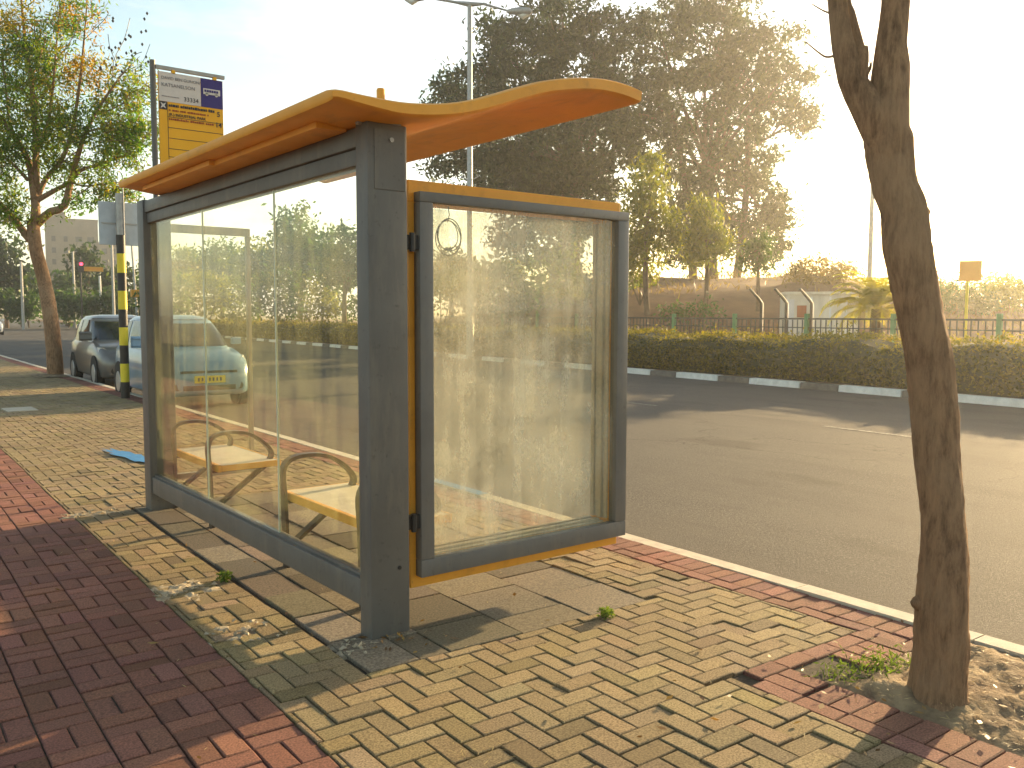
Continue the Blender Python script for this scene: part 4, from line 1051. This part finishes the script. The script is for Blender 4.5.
# yellow plate on a post
q = at(968, 271, 29); e = empty('sign_post', 'yellow square plate on a short post among the shrubs at right', 'sign', (q[0], q[1], 0)); bpy.context.view_layer.update()
P_(MB().tube([(q[0], q[1], -.1), (q[0], q[1], q[2]+.2)], .05, 8), 'post', M['yellow'], e)
sq = MB().box((-.33, -.02, -.33), (.33, .02, .33), bev=.004).build('plate', M['orangeplate'], e); sq.location = (0, -.08, q[2]); sq.rotation_euler = (0, 0, -1.0)

# ------------------------------------------------------------------ left distance
bpos = at(80, 300, 250)
bld = empty('apartment_block', 'beige flat-roofed apartment block far behind the left tree', 'building', (bpos[0], bpos[1], 0)); bld.rotation_euler = (0, 0, -.22); bpy.context.view_layer.update()
sc_ = 250/F
zt = 1.55+(315-222)*sc_; zt2 = 1.55+(315-243)*sc_
wl = MB().box((-8.2, 0, -1), (5.2, 14, zt)).box((5.202, -2, -1), (10.5, 12, zt2)).box((-7, 2, zt+.002), (-3, 8, zt+2.4)).box((-8.4, -.2, zt), (5.3, 14.2, zt+.35))
MBw = wl.build('wall', M['concrete_wall'], bld)
for f in range(7):
    zf = 2.6+f*3.2
    for k in range(4):
        xx = -6.6+k*3.0
        if zf+1.5 < zt-1: MB().box((xx, -.06, zf), (xx+(1.7 if k > 1 else 1.0), .1, zf+1.5)).build('window', M['winglass'], bld)
    for k in range(2):
        if zf+1.5 < zt2-.6: MB().box((6.0+k*2.3, -2.06, zf), (7.3+k*2.3, -1.9, zf+1.5)).build('window', M['winglass'], bld)
for f in range(5): MB().box((-1.2, -.7, 4.9+f*3.2), (5.1, -.003, 5.8+f*3.2)).build('balcony', M['concrete_wall'], bld)

def lawnz(): return 0
lw_ = MB(); p = [at(20, 318.5, 118), at(150, 318.5, 118)]
sheet('lawn', [(17.35+.1*95.+1.2, 102), (46, 102), (60, 190), (17.35+.1*183+1.2, 190)], .35, surf('lawn_grass', (.10, .16, .03), (.17, .24, .05), .6, .9))
def far_tree(px, top, w_, bot, d, label, lm='leaf_euc', per=4.0):
    bl = [B(px, top+(bot-top)*.4, w_, (bot-top)*.4, d), B(px-w_*.5, top+(bot-top)*.55, w_*.6, (bot-top)*.35, d), B(px+w_*.5, top+(bot-top)*.6, w_*.6, (bot-top)*.33, d)]
    g = ground_at(px, d); g[2] = 0
    tree('far_tree', label, g, at(px, bot, d), .25, bl, lm, per=per, clump=.8, ln=.8, wd=.4, leaf_per=24)
far_tree(84, 244, 12, 296, 112, 'dark round tree in front of the beige apartment block')
far_tree(106, 262, 10, 300, 118, 'dark low tree right of the block, beside the striped post')
far_tree(66, 270, 12, 306, 125, 'dark bush-like tree left of the beige block', 'leaf_mid')
far_tree(6, 238, 22, 300, 105, 'dark tree mass behind the left street tree trunk')
far_tree(22, 268, 14, 306, 112, 'green tree beside the left street tree trunk', 'leaf_mid')
far_tree(128, 262, 10, 304, 118, 'dark tree behind the striped post and sign plate')
far_tree(-22, 225, 24, 304, 105, 'dark tree beyond the left edge of the view')
for px_, tp_, lab in ((4, 286, 'low bush at the left edge under the far dark tree'), (28, 290, 'low bush beside the thin pale pole at far left'), (68, 286, 'low bush below the apartment block, left of the signal'), (92, 290, 'low bush below the traffic signal'), (116, 284, 'low bush behind the dark grey car'), (140, 280, 'low bush behind the leaning pale pole')):
    shrub(px_, tp_, 15, 321, 100, lab, 'leaf_mid', per=5, clump=.6, ln=.6)
for px_, d, top, label in ((23, 95, 262, 'thin pale pole on the far left verge'), (75, 105, 252, 'thin pale pole before the apartment block'), (101, 100, 276, 'short white pole near the signal lamp'), (114, 92, 244, 'grey pole just left of the striped post')):
    q = at(px_, 315, d); tag(MB().tube([(q[0], q[1], -.1), (q[0], q[1], at(px_, top, d)[2])], [.16, .12], 8).build('pole', M['white'] if px_ == 101 else M['steel'], smooth=True), label, 'pole')
q = at(137, 312, 60); q2 = at(131, 238, 60)
lean = empty('leaning_pole', 'leaning pale pole with an orange fitting beside the far post', 'pole', (q[0], q[1], 0)); bpy.context.view_layer.update()
P_(MB().tube([(q[0]+.03, q[1], -.1), tuple(q), tuple(q2)], [.09, .09, .06], 8), 'shaft', M['steel'], lean)
c = q+(q2-q)*.25; P_(MB().box((c[0]-.3, c[1]-.15, c[2]-.25), (c[0]+.3, c[1]+.15, c[2]+.25), bev=.04), 'fitting', M['orangeplate'], lean)
q = at(81, 264, 96); tl_ = empty('traffic_light', 'traffic signal showing red, far off left of the striped post', 'traffic light', (q[0], q[1], 0)); bpy.context.view_layer.update()
P_(MB().tube([(q[0], q[1]+.3, -.1), (q[0], q[1]+.3, q[2]+.8)], .09, 8), 'pole', M['blackband'], tl_)
P_(MB().box((q[0]-.28, q[1]-.05, q[2]-.9), (q[0]+.28, q[1]+.2, q[2]+.45), bev=.03), 'signal_head', M['blackband'], tl_)
P_(MB().tube([(q[0], q[1]-.12, q[2]), (q[0], q[1]-.052, q[2])], .17, 14), 'red_lamp', M['redlens'], tl_)
P_(MB().box((q[0]+.3, q[1]+.25, q[2]-.75), (q[0]+2.3, q[1]+.3, q[2]-.25)), 'orange_board', M['orangeplate'], tl_)

# ------------------------------------------------------------------ cars
def car(label, paint, loc, rz, name='parked_car'):
    e = empty(name, label, 'car', (0, 0, 0), 'cars along the kerb')
    st = [(-1.90, .50, .34, .56), (-1.87, .64, .26, .62), (-1.78, .75, .21, .74), (-1.6, .80, .19, .84), (-1.3, .825, .19, .91), (-.95, .83, .19, .97), (-.4, .835, .19, .985), (.4, .835, .19, 1.0), (1.1, .83, .19, 1.01), (1.6, .80, .21, 1.01), (1.80, .74, .27, .96), (1.88, .62, .36, .85)]
    sec = [(0, 0), (.82, 0), (.95, .08), (1.0, .35), (1.0, .6), (.97, .85), (.88, .97), (.6, 1.0), (0, 1.02)]
    b = MB(); k = len(sec); full = 2*k-2; vs = []
    for y, hw, zb, zt_ in st:
        R_ = [(hw*a, y, zb+(zt_-zb)*c) for a, c in sec]; vs += R_+[(-x, y_, z) for x, y_, z in R_[-2:0:-1]]
    b.add(vs, [(i*full+j, i*full+(j+1) % full, (i+1)*full+(j+1) % full, (i+1)*full+j) for i in range(len(st)-1) for j in range(full)]+[tuple(range(full)), tuple((len(st)-1)*full+j for j in range(full))])
    # cabin
    def ringpt(z, t, off=0):
        zs = [.93, 1.2, 1.40, 1.475, 1.51]; y0 = np.interp(z, zs, [-1.12, -.72, -.36, -.12, .15]); y1 = np.interp(z, zs, [1.80, 1.66, 1.48, 1.3, 1.0]); hw = np.interp(z, zs, [.775, .71, .635, .56, .35])
        cy_, hl = (y0+y1)/2, (y1-y0)/2; c, s = math.cos(t), math.sin(t); ex = .42
        return (math.copysign(abs(c)**ex, c)*(hw+off), cy_+math.copysign(abs(s)**ex, s)*(hl+off), z+off*.3)
    zs = [.93, 1.0, 1.1, 1.2, 1.3, 1.4, 1.45, 1.475, 1.50, 1.51]; n_ = 48
    vs = [ringpt(z, 2*math.pi*j/n_) for z in zs for j in range(n_)]
    b.add(vs, [(i*n_+j, i*n_+(j+1) % n_, (i+1)*n_+(j+1) % n_, (i+1)*n_+j) for i in range(len(zs)-1) for j in range(n_)]+[tuple((len(zs)-1)*n_+j for j in range(n_))])
    body = b.build('body', paint, e, smooth=True)
    def patch(nm, t0, t1, z0, z1, off, m_, nn=14):
        g = MB(); vs = [ringpt(z, t, off) for z in np.linspace(z0, z1, 6) for t in np.linspace(t0, t1, nn)]
        g.add(vs, [(i*nn+j, i*nn+j+1, (i+1)*nn+j+1, (i+1)*nn+j) for i in range(5) for j in range(nn-1)]); return g.build(nm, m_, e, smooth=True)
    # t: -pi/2 = front
    patch('windscreen', -math.pi/2-1.18, -math.pi/2+1.18, .985, 1.43, .006, M['carglass'], 24)
    patch('rear_window', math.pi/2-1.1, math.pi/2+1.1, 1.03, 1.40, .006, M['carglass'], 24)
    for sg in (1, -1):
        cc = 0 if sg > 0 else math.pi
        for a0, a1 in ((-.22, .005), (.03, .30)) if sg > 0 else ((-.005, .22), (-.30, -.03)):
            patch('side_window', cc+a0, cc+a1, 1.02, 1.40, .006, M['carglass'], 10)
    for x in (-1, 1):
        for y in (-1.22, 1.22):
            w_ = MB().tube([(x*.66, y, .30), (x*.80, y, .30), (x*.845, y, .30)], [.30, .30, .27], 24).build('wheel', M['tyre'], e, smooth=True)
            MB().tube([(x*.83, y, .30), (x*.852, y, .30)], [.20, .18], 16).build('rim', M['rim'], w_)
            ar = MB().tube([(x*.70, y, .32), (x*.842, y, .32)], .35, 24); ar.build('wheel_arch', M['tyre'], e, smooth=True)
        h = MB(); vs = []
        hl = [(.50, -1.80, .60), (.72, -1.72, .62), (.795, -1.50, .76), (.79, -1.38, .84), (.70, -1.58, .83), (.55, -1.76, .72)]
        h.add([(x*a, b_-.025, c_) for a, b_, c_ in hl]+[(x*a*.9, b_+.12, c_) for a, b_, c_ in hl], [(0, 1, 2, 3, 4, 5)]+[(i, (i+1) % 6, 6+(i+1) % 6, 6+i) for i in range(6)])
        h.build('headlight', M['lens'], e, smooth=False)
        mi_ = MB().box((x*.80, -.78, 1.0), (x*.98, -.64, 1.12), bev=.035); mi_.build('wing_mirror', paint, e, smooth=True)
        MB().tube([(x*.55, -1.885, .36), (x*.55, -1.80, .36)], .06, 12).build('fog_lamp', M['black'], e)
    MB().box((-.50, -1.900, .575), (.50, -1.80, .615), bev=.006).build('grille', M['black'], e)
    MB().box((-.46, -1.915, .30), (.46, -1.80, .38), bev=.01).build('air_intake', M['black'], e)
    pl = MB().box((-.27, -1.935, .42), (.27, -1.90, .535), bev=.004).build('number_plate', M['plate'], e)
    dg = MB()
    for k in range(7): dg.box((-.22+k*.065, -1.938, .45), (-.22+k*.065+.03, -1.9352, .505))
    dg.build('characters', M['ink'], pl)
    e.location = loc; e.rotation_euler = (0, 0, rz); e.scale = (1, 1, 1.10); return e
car('light blue rounded hatchback parked facing us, seen partly through the glass', M['carblue'], (5.48, 17.55, -.12), -.03)
car('dark grey hatchback parked behind the light blue one', M['cargrey'], (5.75, 22.9, -.12), -.03)
q = at(-10, 330, 72)
car('white car at the left edge far down the road', M['carwhite'], (q[0], q[1], -.12), -.05, 'moving_car')

# ------------------------------------------------------------------ haze volume, added for a soft glow towards the sun
HD = 0.0010
if HD:
    hm_, nt, out = mat('haze'); nt.nodes.remove(out); out = nt.nodes.new('ShaderNodeOutputMaterial')
    pv = nt.nodes.new('ShaderNodeVolumePrincipled'); pv.inputs['Color'].default_value = (1, .98, .93, 1); pv.inputs['Density'].default_value = HD; pv.inputs['Anisotropy'].default_value = .75
    nt.links.new(pv.outputs[0], out.inputs['Volume'])
    tag(MB().box((-120, -120, -1.3), (330, 430, 32)).build('haze', hm_), kind='stuff')
    cy.volume_bounces = 0; cy.volume_step_rate = 5; cy.volume_max_steps = 32
